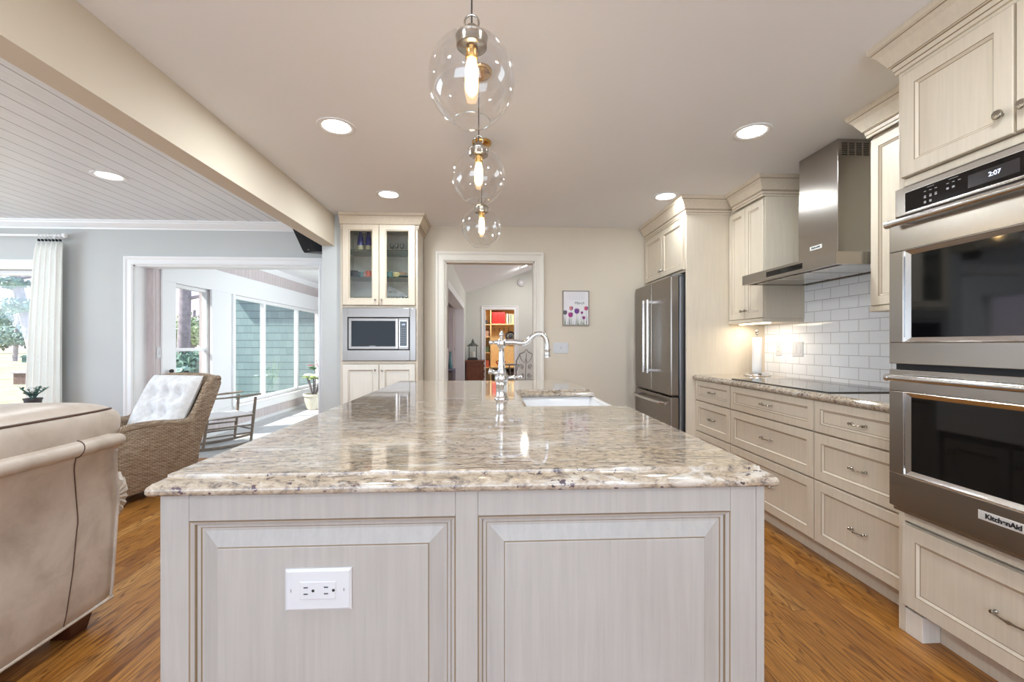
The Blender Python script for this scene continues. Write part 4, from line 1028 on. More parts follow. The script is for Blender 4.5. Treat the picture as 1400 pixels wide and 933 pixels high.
text('door_lettering', 'KitchenAid', .011, 'nickel', dr, (wm0+.225, CY-.0235, 1.157), (1,0,0), (0,0,1))
cp = MB().rings((wm0+.480, CY-.012, 1.150), (1,0,0), (0,0,1), .076, .250, [(0,0,0),(0,.004,0),(.003,.004,0),(.004,.003,1)], 1).build('control_panel', ['steel_bright', 'black_gloss'], mw)
text('clock_digits', '2:07', .020, 'digits', cp, (wm0+.518, CY-.0155, 1.363), (1,0,0), (0,0,1))
b = MB()
for r in range(7):
    for c in range(3): b.obox((wm0+.498+c*.019, CY-.0155, 1.325-r*.022), (.0035,0,0), (0,.0003,0), (0,0,.0022))
b.build('key_legend', 'legend', cp)
# things behind the glass doors
def lathed(name, prof, pos, mat, label, cat, group=None, n=20, handle=None, mats=None, mis=None):
    t = None
    if handle or mats:
        t = thing(name, pos, label, cat, group)
        b = MB().lathe(prof, pos, (0,0,1), n, mis=mis); b.build('cup_body' if handle else 'vase_body', mats or mat, t, smooth=True)
        if handle:
            r, h, sg = handle; p = Vector(pos)
            pts = [p+V(sg*(r+.022*sin(a)), 0, h*.5+h*.34*cos(a)) for a in [pi*i/8 for i in range(9)]]
            MB().tube(pts, .004, 8).build('handle', mat, t, smooth=True)
        return t
    o = MB().lathe(prof, pos, (0,0,1), n).build(name, mat, smooth=True)
    return tag(o, label, cat, group)
zt1, zt2, zb_ = 2.0982, 1.8352, 1.5455
VP_ = [(0,0),(.028,0),(.031,.01),(.031,.07),(.030,.11),(.025,.15),(.016,.18),(.013,.20),(.016,.208),(.012,.208),(0,.20)]
for x, lb in ((-1.305, 'left of the two blue-topped vases on the highest glass shelf'), (-1.226, 'right of the two blue-topped vases on the highest glass shelf')):
    lathed('vase', VP_, (x, 4.50, zt1), None, lb, 'vase', mats=['bottle_blue', 'bottle_cream'], mis=[1,1,1,0,0,0,0,0,0,0])
def mug(x, y, z, r, h, mat, label, sg=1):
    return lathed('mug', [(0,.003),(r*.8,0),(r,.008),(r*1.02,h),(r*.94,h),(r*.9,.01),(0,.008)], (x, y, z), mat, label, 'mug', handle=(r, h, sg))
mug(-1.355, 4.45, zt2, .040, .070, 'mug_dark', 'dark navy mug on the middle glass shelf')
mug(-1.312, 4.54, zt2, .036, .070, 'mug_teal', 'teal mug behind the dark navy mug', -1)
o = MB().lathe([(0,.0),(.03,0),(.062,.010),(.06,.014),(.028,.004),(0,.004)], (-1.204, 4.45, zt2), (0,0,1), 28).build('saucer', 'mug_coral', smooth=True); tag(o, 'coral saucer under the coral cup', 'saucer')
mug(-1.204, 4.45, zt2+.0045, .032, .062, 'mug_coral', 'coral cup standing on a coral saucer', -1)
mug(-1.025, 4.52, zt2, .036, .072, 'mug_teal', 'teal mug at the left of the right-hand glass door', -1)
lathed('bowl', [(0,.004),(.022,0),(.036,.02),(.040,.052),(.037,.052),(.03,.018),(0,.008)], (-.932, 4.44, zt2), 'mug_yellow', 'pale yellow bowl on the middle shelf behind the right door', 'bowl')
mug(-.900, 4.54, zt2, .042, .074, 'mug_tan', 'brownish pink mug behind the pale yellow bowl')
o = MB().lathe([(0,0),(.04,0),(.075,.010),(.073,.013),(.038,.004),(0,.004)], (-.832, 4.40, zt2), (0,0,1), 28).build('plate', 'mug_teal', smooth=True); tag(o, 'small teal plate right of the pale yellow bowl', 'plate')
def goblet(x, y, z, h, label, group):
    r = h*.24
    lathed('drinking_glass', [(0,.002),(r*.8,0),(r*.75,.003),(.003,.006),(.003,h*.42),(r*.6,h*.5),(r,h*.72),(r*.8,h),(r*.76,h),(r*.9,h*.72),(r*.5,h*.52),(0,h*.47)], (x, y, z), 'drink_glass', label, 'glass', group)
for x, y, l in ((-.995, 4.52, 'leftmost'), (-.945, 4.50, 'middle'), (-.895, 4.52, 'rightmost')):
    goblet(x, y, zt1, .10, l+' of the three small stemmed glasses on the highest shelf', 'stemmed glasses on the highest shelf')
for x, y, l in ((-1.30, 4.47, 'left'), (-1.215, 4.50, 'right')):
    lathed('drinking_glass', [(0,.004),(.030,0),(.034,.09),(.032,.09),(.028,.008),(0,.008)], (x, y, zb_), 'drink_glass', l+' tumbler on the cabinet bottom behind the left glass door', 'glass', 'tumblers behind the left glass door')
for x, y, l in ((-.955, 4.52, 'left'), (-.895, 4.48, 'middle'), (-.840, 4.52, 'right')):
    goblet(x, y, zb_, .115, l+' stemmed glass on the cabinet bottom behind the right glass door', 'stemmed glasses on the cabinet bottom')
lathed('bowl', [(0,.003),(.024,0),(.045,.022),(.043,.024),(.02,.006),(0,.006)], (-1.02, 4.42, zb_), 'mug_coral', 'low coral dish on the cabinet bottom behind the right door', 'dish')

# ================================================================ PENDANTS
def pendant(y, zc, label, x=-.052, R=.1225):
    t = thing('pendant_light', (x, y, Zc), label, 'pendant light', 'pendant lights over the island')
    ro = .052; prof = []; N_ = 26
    a0 = math.asin(.040/R); a1 = pi-math.asin(ro/R)
    for i in range(N_+1):
        a = a0+(a1-a0)*i/N_; prof.append((R*sin(a), R*cos(a)*1.05))
    MB().lathe(prof, (x, y, zc), (0,0,1), 48).build('glass_globe', 'globe_glass', t, smooth=True, fixn=True)
    zb = prof[-1][1]; MB().tube([(x+ro*cos(2*pi*i/40), y+ro*sin(2*pi*i/40), zc+zb) for i in range(40)], .0016, 8, closed=True).build('globe_lip', 'drink_glass', t, smooth=True)
    zt = zc+prof[0][1]
    MB().lathe([(.040,-.030),(.043,-.028),(.044,-.006),(.046,.0),(.044,.005),(.028,.010),(.026,.016),(.018,.020),(.016,.030),(.010,.034),(0,.034)], (x,y,zt), (0,0,1), 32, cap0=True).build('metal_cap', 'nickel', t, smooth=True)
    lp = [(x, y+.0+.016*sin(a)*1.0, zt+.040-.018*cos(a)) for a in [2*pi*i/20 for i in range(20)]]
    lp = [(x+.020*sin(2*pi*i/24), y, zt+.042-.022*cos(2*pi*i/24)) for i in range(24)]
    MB().tube(lp, .003, 8, closed=True).build('loop', 'nickel', t, smooth=True)
    MB().lathe([(.0165,-.062),(.0175,-.06),(.0175,-.030),(.014,-.028)], (x,y,zt), (0,0,1), 24, cap0=True).build('socket', 'brass', t, smooth=True)
    MB().tube([(x, y, zt+.034), (x, y, Zc-.022)], .0024, 8).build('cord', 'cord_dark', t)
    MB().lathe([(.0,-.026),(.02,-.025),(.055,-.018),(.060,-.012),(.060,0)], (x,y,Zc), (0,0,1), 32).build('ceiling_canopy', 'brass', t, smooth=True)
    zbul = zt-.062
    MB().lathe([(.013,0),(.015,-.012),(.0185,-.03),(.0185,-.080),(.016,-.092),(.009,-.101),(0,-.104)], (x,y,zbul), (0,0,1), 24).build('bulb', 'lit_bulb_glass', t, smooth=True)
    b = MB()
    for i in range(6):
        a = 2*pi*i/6; ca, sa = cos(a)*.0085, sin(a)*.0085
        b.tube([(x+ca*.4, y+sa*.4, zbul-.012), (x+ca, y+sa, zbul-.030), (x+ca, y+sa, zbul-.082)], .0012, 5)
    b.build('filament', 'filament', t)
    d = bpy.data.lights.new('bulb_lamp', 'POINT'); o = bpy.data.objects.new('bulb_lamp', d); COL.objects.link(o); d.energy = 1.4; d.color = (1, .84, .62); d.shadow_soft_size = .018
    o.parent = t; o.location = (0, 0, zbul-.055-Zc); return t
pendant(1.249, 1.922, 'clear glass globe pendant light hanging nearest the viewer')
pendant(2.018, 1.945, 'clear glass globe pendant light in the middle of the three')
pendant(2.733, 1.900, 'clear glass globe pendant light farthest from the viewer')

# ================================================================ BACK WALL PRINT AND SWITCH
ar = thing('wall_print', (.915, YB, 1.56), 'framed calendar print of purple and pink tulips on the beige wall', 'wall print')
ax0, ax1, az0, az1 = .778, 1.062, 1.375, 1.748
MB().rings((ax0, YB, az0), (1,0,0), (0,0,1), ax1-ax0, az1-az0, [(0,0,0),(0,.018,0),(.007,.018,0),(.007,.012,1)], 1).build('frame', ['art_frame', 'art_paper'], ar)
ys = YB-.0125
def flat(name, poly, mat, k=0):
    b = MB(); b.add([(x, ys-.0002*k, z) for x, z in poly], [tuple(range(len(poly)))]); return b.build(name, mat, ar)
b = MB(); gx0, gx1 = ax0+.055, ax1-.055
for i in range(8): xx = gx0+(gx1-gx0)*i/7; b.box(xx-.0006, xx+.0006, ys-.0004, ys, 1.655, 1.728)
for i in range(6): zz = 1.655+.073*i/5; b.box(gx0, gx1, ys-.0004, ys, zz-.0005, zz+.0005)
b.build('calendar_grid', 'grid_ink', ar)
text('month_lettering', 'March', .042, 'ink', ar, (.955, ys, 1.615), (1,0,0), (0,0,1), shear=.35)
def tulip(cx, cz, s, mat):
    b = MB()
    for k, (dx, sc, an) in enumerate(((-.30, .85, .30), (.30, .85, -.30), (-.12, 1.0, .08), (.14, .97, -.10), (0, .80, 0))):
        pts = []
        for i in range(16):
            a = 2*pi*i/16; sa = sin(a); px_ = .34*cos(a)*(1-.62*max(0, sa))*s*sc; pz_ = (.85*sa if sa > 0 else .55*sa)*s*sc
            pts.append((cx+dx*s+px_*cos(an)-pz_*sin(an), ys-.0006-.0002*k, cz+px_*sin(an)+pz_*cos(an)))
        b.add(pts, [tuple(range(16))], k % 2)
    z0_ = az0+.009; b.add([(cx-.0014, ys-.0005, z0_), (cx+.0014, ys-.0005, z0_), (cx+.001, ys-.0005, cz-.5*s), (cx-.001, ys-.0005, cz-.5*s)], [(0,1,2,3)], 2)
    b.build('tulip_bloom', [mat, 'tulip_plum' if mat != 'tulip_plum' else 'tulip_magenta', 'stem_green'], ar)
b = MB(); rnd = random.Random(3)
for i in range(26):
    x0_ = ax0+.014+rnd.random()*(ax1-ax0-.03); h = .03+.09*rnd.random(); l = rnd.uniform(-.02, .02); l = max(min(l, ax1-.012-x0_), ax0+.012-x0_)
    b.add([(x0_-.002, ys-.0002, az0+.009), (x0_+.003, ys-.0002, az0+.009), (x0_+l+.001, ys-.0002, az0+h)], [(0,1,2)], i % 2)
b.build('painted_leaves', ['stem_green', 'leaf_ink'], ar)
for cx, cz, s, m in ((.803, 1.510, .030, 'leaf_ink'), (.868, 1.555, .028, 'tulip_coral'), (.862, 1.485, .034, 'tulip_magenta'), (.930, 1.525, .036, 'tulip_violet'), (.985, 1.510, .018, 'tulip_plum'), (1.030, 1.555, .028, 'tulip_rose'), (1.005, 1.455, .022, 'tulip_plum')):
    tulip(cx, cz, s*1.25, m)
t, U, Vv, N, O = outlet('switch_plate', (.759, YB, 1.134), (1,0,0), (0,0,1), .163, .115, 'white three-gang switch plate on the beige wall below the print')
for i, k in enumerate((-1, 0, 1)):
    c = O+U*(k*.046); MB().rings(c-U*.0165-Vv*.033+N*.0064, U, Vv, .033, .066, [(0,0,0),(0,.0012,0),(.002,.003,0)], 0).build('switch', 'white_plastic', t)
b = MB()
for k in (-.008, .008): b.obox(O+Vv*k+N*.0097, U*.003, Vv*.0035, N*.0003)
b.build('outlet_slots', 'slot_dark', t)

# ================================================================ LIVING ROOM
# curtain
def curtain_mesh(xa_t, xb_t, xa_b, xb_b, y, zt, zb, folds=5, depth=.035):
    n, m = 60, 24; vs = []; fs = []
    for j in range(m+1):
        k = j/m; z = zt+(zb-zt)*k; xa = xa_t+(xa_b-xa_t)*min(1, k*1.5)**.6; xb = xb_t+(xb_b-xb_t)*k
        for i in range(n+1):
            u = i/n; vs.append((xa+(xb-xa)*u, y-depth*(.6+.4*k)*sin(2*pi*folds*u+.6*sin(3*k)), z))
    for j in range(m):
        for i in range(n): a = j*(n+1)+i; fs.append((a, a+1, a+n+2, a+n+1))
    return vs, fs
rodz = 2.255
cr_ = thing('curtain_rod', (-5.2, YB-.10, rodz), 'white curtain rod above the living room window', 'curtain rod')
MB().tube([(-6.35, YB-.10, rodz), (-4.24, YB-.10, rodz)], .013, 14).build('pole', 'trim_white', cr_, smooth=True)
MB().lathe([(.013,0),(.022,.004),(.024,.03),(.018,.036),(0,.04)], (-4.24, YB-.10, rodz), (1,0,0), 16).build('finial', 'trim_white', cr_, smooth=True)
for x in (-4.33, -6.25): MB().box(x-.012, x+.012, YB-.10, YB, rodz-.03, rodz+.0).build('bracket', 'trim_white', cr_)
def curtain(xa_t, xb_t, xa_b, xb_b, label):
    t = thing('curtain', ((xa_t+xb_t)/2, YB-.10, rodz), label, 'curtain')
    vs, fs = curtain_mesh(xa_t, xb_t, xa_b, xb_b, YB-.11, rodz-.075, .03); MB().add; b = MB(); b.add(vs, fs); o = b.build('panel', 'curtain_cloth', t, smooth=True, fixn=False)
    s = o.modifiers.new('s', 'SOLIDIFY'); s.thickness = .003
    for i in range(7):
        x = xa_t+.015+(xb_t-xa_t-.03)*i/6
        MB().tube([(x+.002*cos(a), YB-.10+.020*cos(a), rodz-.008+.024*sin(a)) for a in [2*pi*q/16 for q in range(16)]], .003, 6, closed=True).build('ring', 'trim_white', t, smooth=True)
        MB().box(x-.003, x+.003, YB-.125, YB-.10, rodz-.062, rodz-.040).build('clip', 'steel_dark', t)
    return t
curtain(-4.47, -4.24, -4.56, -4.25, 'off-white curtain panel gathered at the right of the living room window')
# speaker under the header
sk = thing('wall_speaker', (-1.78, 4.42, 2.33), 'black wedge loudspeaker mounted below the header beam', 'loudspeaker')
sk.rotation_euler = (0, 0, 0)
b = MB()
ft = [(-1.93, 4.38, 2.325), (-1.80, 4.36, 2.045)]
A, B = V(-1.93, 4.36, 2.330), V(-1.795, 4.33, 2.055)      # left edge, top and bottom
wv = V(.115, .01, -.005)
b.add([A, B, B+V(.115,.03,.02), A+V(.10,.03,-.03), A+V(.12,.20,0), B+V(.16,.24,.03), B+V(.235,.14,.045), A+V(.26,.12,-.11)],
      [(0,1,2,3),(1,5,6,2),(0,3,7,4),(3,2,6,7),(0,4,5,1),(4,7,6,5)])
b.build('housing', 'black_plastic', sk, bevel=.006)
g = MB(); u_ = (A-B); 
for k in range(3):
    o_ = V(.13+.026*k, .045+.02*k, -.035-.012*k+.03); g.obox((A+B)/2+V(.125+.028*k, .048+.03*k, .0), (u_*.40).to_tuple(), (.005,0,0), (0,.006,0))
g.build('ribs', 'steel_dark', sk)
G0 = (A+B)/2+V(.05, -.002, 0)
MB().obox(G0, u_*.44, V(.045,.012,0), V(0,-.003,0)).build('grille', 'black_matte', sk)
MB().obox(B+V(.045,-.004,.03), V(.007,0,0), V(0,.002,0), V(0,0,.005)).build('badge', 'nickel', sk)

# leather sofa (its back faces the island)
so = thing('leather_sofa', (-2.0, .9, 0), 'tan leather sofa seen from behind at the left of the island', 'sofa')
n = 36; m = 12; vs = []; fs = []
Y0s, Y1s = -.55, 2.0
prof = [(-1.63,.085),(-1.618,.10),(-1.612,.14),(-1.602,.30),(-1.592,.46),(-1.575,.60),(-1.540,.72),(-1.505,.775)]
prof2 = [(-1.56,.80),(-1.66,.79),(-1.78,.50),(-1.80,.12),(-1.78,.085)]
full = prof+prof2
def yend(z): return 1.995-.10*max(0, (z-.50)/.28)**1.3+.0*z if z > .5 else 1.995
b = MB(); vs = []
ny = 40
for i in range(ny+1):
    for (x, z) in full:
        ye = yend(z); u = i/ny; y = Y0s+(ye-Y0s)*u; e = min(1, (1-u)*ny/2.2); rr = .022*(1-e)**2
        vs.append((x-rr if x > -1.7 else x+rr, y, z))
k = len(full)
for i in range(ny):
    for j in range(k): fs.append((i*k+j, i*k+(j+1)%k, (i+1)*k+(j+1)%k, (i+1)*k+j))
fs.append(tuple(range(k))); fs.append(tuple(ny*k+j for j in range(k-1,-1,-1)))
b.add(vs, fs); b.build('back_panel', 'leather', so, smooth=True, autosm=55)
MB().tube([(-1.520, Y0s, .787), (-1.520, 1.70, .787), (-1.524, 1.83, .787), (-1.532, 1.885, .780), (-1.555, 1.90, .76)], [.031,.031,.031,.028,.016], 18, flat=.95).build('back_rail', 'leather', so, smooth=True)
MB().tube([(-1.520+.0315*cos(a), 1.69+.004*sin(a*2), .787+.0315*sin(a)) for a in [2*pi*q/20 for q in range(20)]], .0018, 6, closed=True).build('rail_seam', 'piping', so)
def bx(z):      # back surface at height z
    for (x0_, z0_), (x1_, z1_) in zip(prof[:-1], prof[1:]):
        if z0_ <= z <= z1_: return x0_+(x1_-x0_)*(z-z0_)/(z1_-z0_)
    return prof[-1][0]
def seam(yf_, name='seam'):
    MB().tube([(bx(z)+.001, yf_(z), z) for z in [.10+.66*q/24 for q in range(25)]], .0020, 6).build(name, 'piping', so)
def seam_y(z):
    pts_ = [(.08,1.747),(.30,1.769),(.49,1.775),(.60,1.751),(.73,1.700),(.80,1.665)]
    for (z0_, y0_), (z1_, y1_) in zip(pts_[:-1], pts_[1:]):
        if z <= z1_: return y0_+(y1_-y0_)*(z-z0_)/(z1_-z0_)
    return pts_[-1][1]
seam(seam_y)
MB().tube([(bx(z)-.002, yend(z)-.035, z) for z in [.10+.64*q/24 for q in range(25)]], .0055, 8).build('edge_welt', 'leather', so, smooth=True)
MB().tube([(-1.622, Y0s, .090), (-1.622, 1.97, .090)], .007, 8).build('bottom_welt', 'leather', so, smooth=True)
# back cushions
def pillow(x0_, x1_, y0_, y1_, z0_, z1_, name, p=2.6, mat='leather', parent=None, n=20, tilt=0):
    b = MB(); cx_, cy_, cz_ = (x0_+x1_)/2, (y0_+y1_)/2, (z0_+z1_)/2; ax_, ay_, az_ = (x1_-x0_)/2, (y1_-y0_)/2, (z1_-z0_)/2
    vs = []; fs = []; N1, N2 = n, n*2
    sg = lambda v, e: math.copysign(abs(v)**e, v)
    e1, e2 = .74, .42
    for i in range(N1+1):
        ph = -pi/2+pi*i/N1
        for j in range(N2):
            th = 2*pi*j/N2
            x = ax_*sg(cos(ph), e1)*sg(cos(th), e2); y = ay_*sg(cos(ph), e1)*sg(sin(th), e2); z = az_*sg(sin(ph), e1)
            vs.append((cx_+x+tilt*z, cy_+y, cz_+z))
    for i in range(N1):
        for j in range(N2): fs.append((i*N2+j, i*N2+(j+1)%N2, (i+1)*N2+(j+1)%N2, (i+1)*N2+j))
    b.add(vs, fs); return b.build(name, mat, parent, smooth=True, autosm=0)
for (ya, yb_) in ((1.02, 1.955), (.08, 1.01), (-.55, .07)):
    pc = pillow(-1.90, -1.512, ya, yb_+.01, .735, .960, 'back_cushion', parent=so, n=28, tilt=.02)
    # welt along the top back edge and round the end
    def sup(xx, yy, zz): return (xx, yy, zz)
    cxm, cym, hx_, hy_ = -1.7075, (ya+yb_+.01)/2, .176, (yb_-ya+.01)/2*.915
    lp = []
    for q in range(64):
        a = 2*pi*q/64; lp.append((cxm+math.copysign(abs(cos(a))**.42, cos(a))*hx_*1.0+.006, cym+math.copysign(abs(sin(a))**.42, sin(a))*hy_, (.912-.016*abs(sin(a))**8)))
    MB().tube(lp, .0042, 8, closed=True).build('piping', 'piping', pc, smooth=True)
# arms with pleated rolled fronts, seat, feet
for (ya, side) in ((1.905, 1), (-.46, -1)):
    am = MB().box(-2.55, -1.64, ya-.12, ya+.085, .09, .50).build('arm', 'leather', so, bevel=.02, seg=3, smooth=True)
    MB().tube([(-2.56, ya+.05*side, .51), (-1.66, ya+.05*side, .51)], [.125,.125], 24).build('arm_roll', 'leather', so, smooth=True)
    b = MB(); vs = []; NN = 40
    for i in range(NN):
        a = 2*pi*i/NN; r = .128 if i % 2 else .118
        vs.append((-1.66, ya+.065*side+r*cos(a), .505+r*1.05*sin(a)))
    base = 0
    inner = [(-1.632, ya+.075*side+.02*cos(2*pi*i/NN), .505+.02*sin(2*pi*i/NN)) for i in range(NN)]
    midr = [(-1.627 if i % 2 else -1.637, ya+.07*side+.085*cos(2*pi*i/NN), .505+.088*sin(2*pi*i/NN)) for i in range(NN)]
    back = [(-1.70, v[1], v[2]) for v in vs]
    b.add(back+vs+midr+inner, [(q*NN+i, q*NN+(i+1)%NN, (q+1)*NN+(i+1)%NN, (q+1)*NN+i) for q in range(3) for i in range(NN)]+[tuple(3*NN+i for i in range(NN))])
    b.build('pleated_arm_face', 'leather', so)
MB().box(-2.50, -1.82, -.35, 1.80, .10, .30).build('seat_base', 'leather', so, bevel=.02, smooth=True)
for (ya, yb_) in ((1.10, 1.78), (.37, 1.09), (-.34, .36)): pillow(-2.56, -1.82, ya, yb_, .27, .45, 'seat_cushion', parent=so, n=14)
for (x, y) in ((-1.70, 1.86), (-2.45, 1.86), (-1.70, -.42), (-2.45, -.42)):
    b = MB(); q = .055; r = .038
    b.add([(x-q,y-q,.088),(x+q,y-q,.088),(x+q,y+q,.088),(x-q,y+q,.088),(x-r,y-r,0),(x+r,y-r,0),(x+r,y+r,0),(x-r,y+r,0)], [(0,1,2,3),(7,6,5,4),(0,4,5,1),(1,5,6,2),(2,6,7,3),(3,7,4,0)])
    b.build('foot', 'foot_wood', so, bevel=.003)

# wicker armchair, built facing local -Y then turned
wc = thing('wicker_armchair', (-2.85, 3.65, 0), 'brown wicker armchair with white tufted cushion beyond the sofa', 'armchair', rot=radians(-15))
# local: x right(+ = towards the island), y back
def uvw(axis):
    def f(co, nrm): return (co.y if abs(nrm.x) > .6 else co.x, co.z) if abs(nrm.z) < .8 else (co.x, co.y)
    return f
def loft(name, secs, mat, parent, smooth=True, uvf=None, cap=True, autosm=50, subd=0):
    b = MB(); k = len(secs[0]); vs = [p for s_ in secs for p in s_]; fs = []
    for i in range(len(secs)-1):
        for j in range(k): fs.append((i*k+j, i*k+(j+1)%k, (i+1)*k+(j+1)%k, (i+1)*k+j))
    if cap: fs.append(tuple(range(k-1,-1,-1))); fs.append(tuple((len(secs)-1)*k+j for j in range(k)))
    b.add(vs, fs); return b.build(name, mat, parent, local=True, smooth=smooth, uvf=uvf, autosm=autosm, subd=subd)
hw = .33
for sg in (-1, 1):
    # side: outline in the y-z plane: arm sweeping up into the back wing
    out_l = [(-.33,.07),(-.35,.26),(-.37,.42),(-.365,.49),(-.33,.535),(-.27,.557),(-.18,.562),(-.05,.556),(.07,.540),(.16,.532),(.23,.545),(.285,.62),(.335,.71),(.39,.81),(.44,.862),(.50,.864),(.515,.83),(.475,.73),(.41,.58),(.35,.44),(.30,.30),(.27,.07)]
    xa_, xb_ = (hw-.055, hw) if sg > 0 else (-hw, -hw+.055)
    b = MB(); k = len(out_l)
    def sec(x, sh):
        c = (sum(p[0] for p in out_l)/k, sum(p[1] for p in out_l)/k)
        r_ = []
        for (y, z) in out_l:
            dy, dz = c[0]-y, c[1]-z; L_ = sqrt(dy*dy+dz*dz); r_.append((x, y+dy/L_*sh, z+dz/L_*sh))
        return r_
    loft('wicker_side', [sec(xa_, .018), sec(xa_+.008, .004), sec((xa_+xb_)/2, 0), sec(xb_-.008, .004), sec(xb_, .018)], 'wicker', wc, uvf=uvw(0), autosm=70)
    MB().tube([((xa_+xb_)/2, y, z) for y, z in smooth_path([(p[0], p[1], 0) for p in out_l[2:16]], 3) for _ in [0]] if False else [((xa_+xb_)/2, q.x, q.y) for q in smooth_path([(p[0], p[1], 0) for p in out_l[2:16]], 3)], .031, 12).build('braided_edge', 'wicker', wc, local=True, smooth=True, uvf=lambda co, nrm: (co.x*1.0+co.z*.2, (co.y-co.z)*1.0))
# back panel, front apron
bkp = [(-hw+.03,.28,.12),(hw-.03,.28,.12)]
secs = []
for (y, z, w_) in ((.225,.07,.29),(.24,.30,.295),(.28,.44,.30),(.335,.58,.305),(.395,.73,.31),(.435,.84,.31),(.44,.87,.29)):
    secs.append([(-w_, y, z), (w_, y, z), (w_, y+.035, z), (-w_, y+.035, z)])
loft('wicker_back', secs, 'wicker', wc, uvf=uvw(0), autosm=30)
MB().tube([(-.32,.475,.862),(-.2,.475,.884),(0,.475,.890),(.2,.475,.884),(.32,.475,.862)], .030, 12).build('top_roll', 'wicker', wc, local=True, smooth=True, uvf=lambda co, nrm: (co.z, co.x))
MB().box(-hw+.05, hw-.05, -.34, -.30, .07, .34).build('front_apron', 'wicker', wc, local=True, uvf=uvw(0))
for (x, y) in ((-.28,-.29),(.28,-.29),(-.28,.22),(.28,.22)): MB().lathe([(.024,.0),(.026,.09)], (x,y,0), (0,0,1), 12, cap0=True, cap1=True).build('leg', 'foot_wood', wc, local=True)
def cush(name, ax_, parent, cx_, cy_, cz_, hx_, hy_, hz_, tilt, tufts=()):
    N1, N2 = 40, 40; vs = []; fs = []
    R_ = Matrix.Rotation(tilt, 4, 'X')
    top = []
    for side in (1, -1):
        for i in range(N1+1):
            for j in range(N2+1):
                u, v = -1+2*i/N1, -1+2*j/N2
                e = max(0, (1-abs(u)**3.2))**.5*max(0, (1-abs(v)**3.2))**.5
                h = hz_*e
                if side > 0:
                    for (tu, tv) in tufts:
                        d2 = (u-tu)**2*(hx_/.3)**2+(v-tv)**2*(hy_/.3)**2; h -= hz_*.85*math.exp(-d2/.03)
                    for (tu, tv) in tufts:
                        h -= hz_*.16*math.exp(-((u-tu)*hx_)**2/.0006)*e
                p = R_ @ Vector((u*hx_, v*hy_, side*h)); vs.append((cx_+p.x, cy_+p.y, cz_+p.z))
    k = N2+1
    for s_ in (0, 1):
        o_ = s_*(N1+1)*k
        for i in range(N1):
            for j in range(N2):
                q = (o_+i*k+j, o_+(i+1)*k+j, o_+(i+1)*k+j+1, o_+i*k+j+1); fs.append(q if s_ == 0 else q[::-1])
    b = MB(); b.add(vs, fs); return b.build(name, 'cushion_cloth', parent, local=True, smooth=True, fixn=False, autosm=0)
cush('back_cushion', None, wc, 0, .262, .665, .265, .265, .085, radians(62), [(-.5,.25),(0,.30),(.5,.25),(-.25,-.35),(.25,-.35)])
cush('seat_cushion', None, wc, 0, -.06, .42, .27, .29, .085, 0)

# rocking chair in the sunroom (bare wood), local front = -Y, turned
rk = thing('rocking_chair', (-3.10, 5.22, 0), 'grey-brown wooden rocking chair in the sunroom behind the wicker armchair', 'rocking chair', rot=math.atan2(.6, -.8)+pi+0)
ang = math.atan2(.8, .6)+pi/2; rk.rotation_euler = (0, 0, ang)
hwk = .20
for sg in (-1, 1):
    x = sg*hwk
    MB().tube([(x, y, .018+.16*(y+.02)**2) for y in [-.42+.06*i for i in range(17)]], .013, 8, flat=1.3).build('rocker', 'rocker_wood', rk, local=True, smooth=True)
    MB().tube([(x, -.235, .035), (x, -.262, .30), (x*1.04, -.285, .555)], [.014,.017,.015], 10).build('front_leg', 'rocker_wood', rk, local=True, smooth=True)
    MB().tube([(x, .255, .045), (x, .215, .34), (x, .29, .62), (x, .40, .86)], [.014,.017,.015,.012], 10).build('back_post', 'rocker_wood', rk, local=True, smooth=True)
    MB().lathe([(.008,0),(.020,.008),(.024,.022),(.018,.036),(0,.042)], (x, .400, .858), (0,.3,1), 14).build('finial', 'slot_dark', rk, local=True, smooth=True)
    MB().tube([(x*1.04, .285, .575), (x*1.06, .05, .570), (x*1.12, -.20, .578), (x*1.12, -.335, .585)], [.014,.018,.026,.022], 10, flat=.5).build('arm', 'rocker_wood', rk, local=True, smooth=True)
    for z in (.14, .23): MB().tube([(x, -.248, z), (x, .24, z+.01)], .0095, 8).build('side_rung', 'rocker_wood', rk, local=True, smooth=True)
for y, z in ((-.245, .18), (.23, .20)): MB().tube([(-hwk, y, z), (hwk, y, z)], .0095, 8).build('cross_rung', 'rocker_wood', rk, local=True, smooth=True)
for z, y in ((.50, .248), (.60, .285), (.70, .325), (.79, .365)): MB().tube([(-hwk, y, z), (0, y+.02, z), (hwk, y, z)], .016, 8, flat=.5).build('back_slat', 'rocker_wood', rk, local=True, smooth=True)
b = MB(); b.box(-hwk-.015, hwk+.015, -.265, .225, .335, .362); b.build('seat', 'rocker_seat', rk, local=True, bevel=.010, seg=3)
MB().tube([(-hwk-.01,-.265,.345),(hwk+.01,-.265,.345),(hwk+.005,.225,.345),(-hwk-.005,.225,.345)], .0125, 8, closed=True).build('seat_rail', 'rocker_wood', rk, local=True, smooth=True)

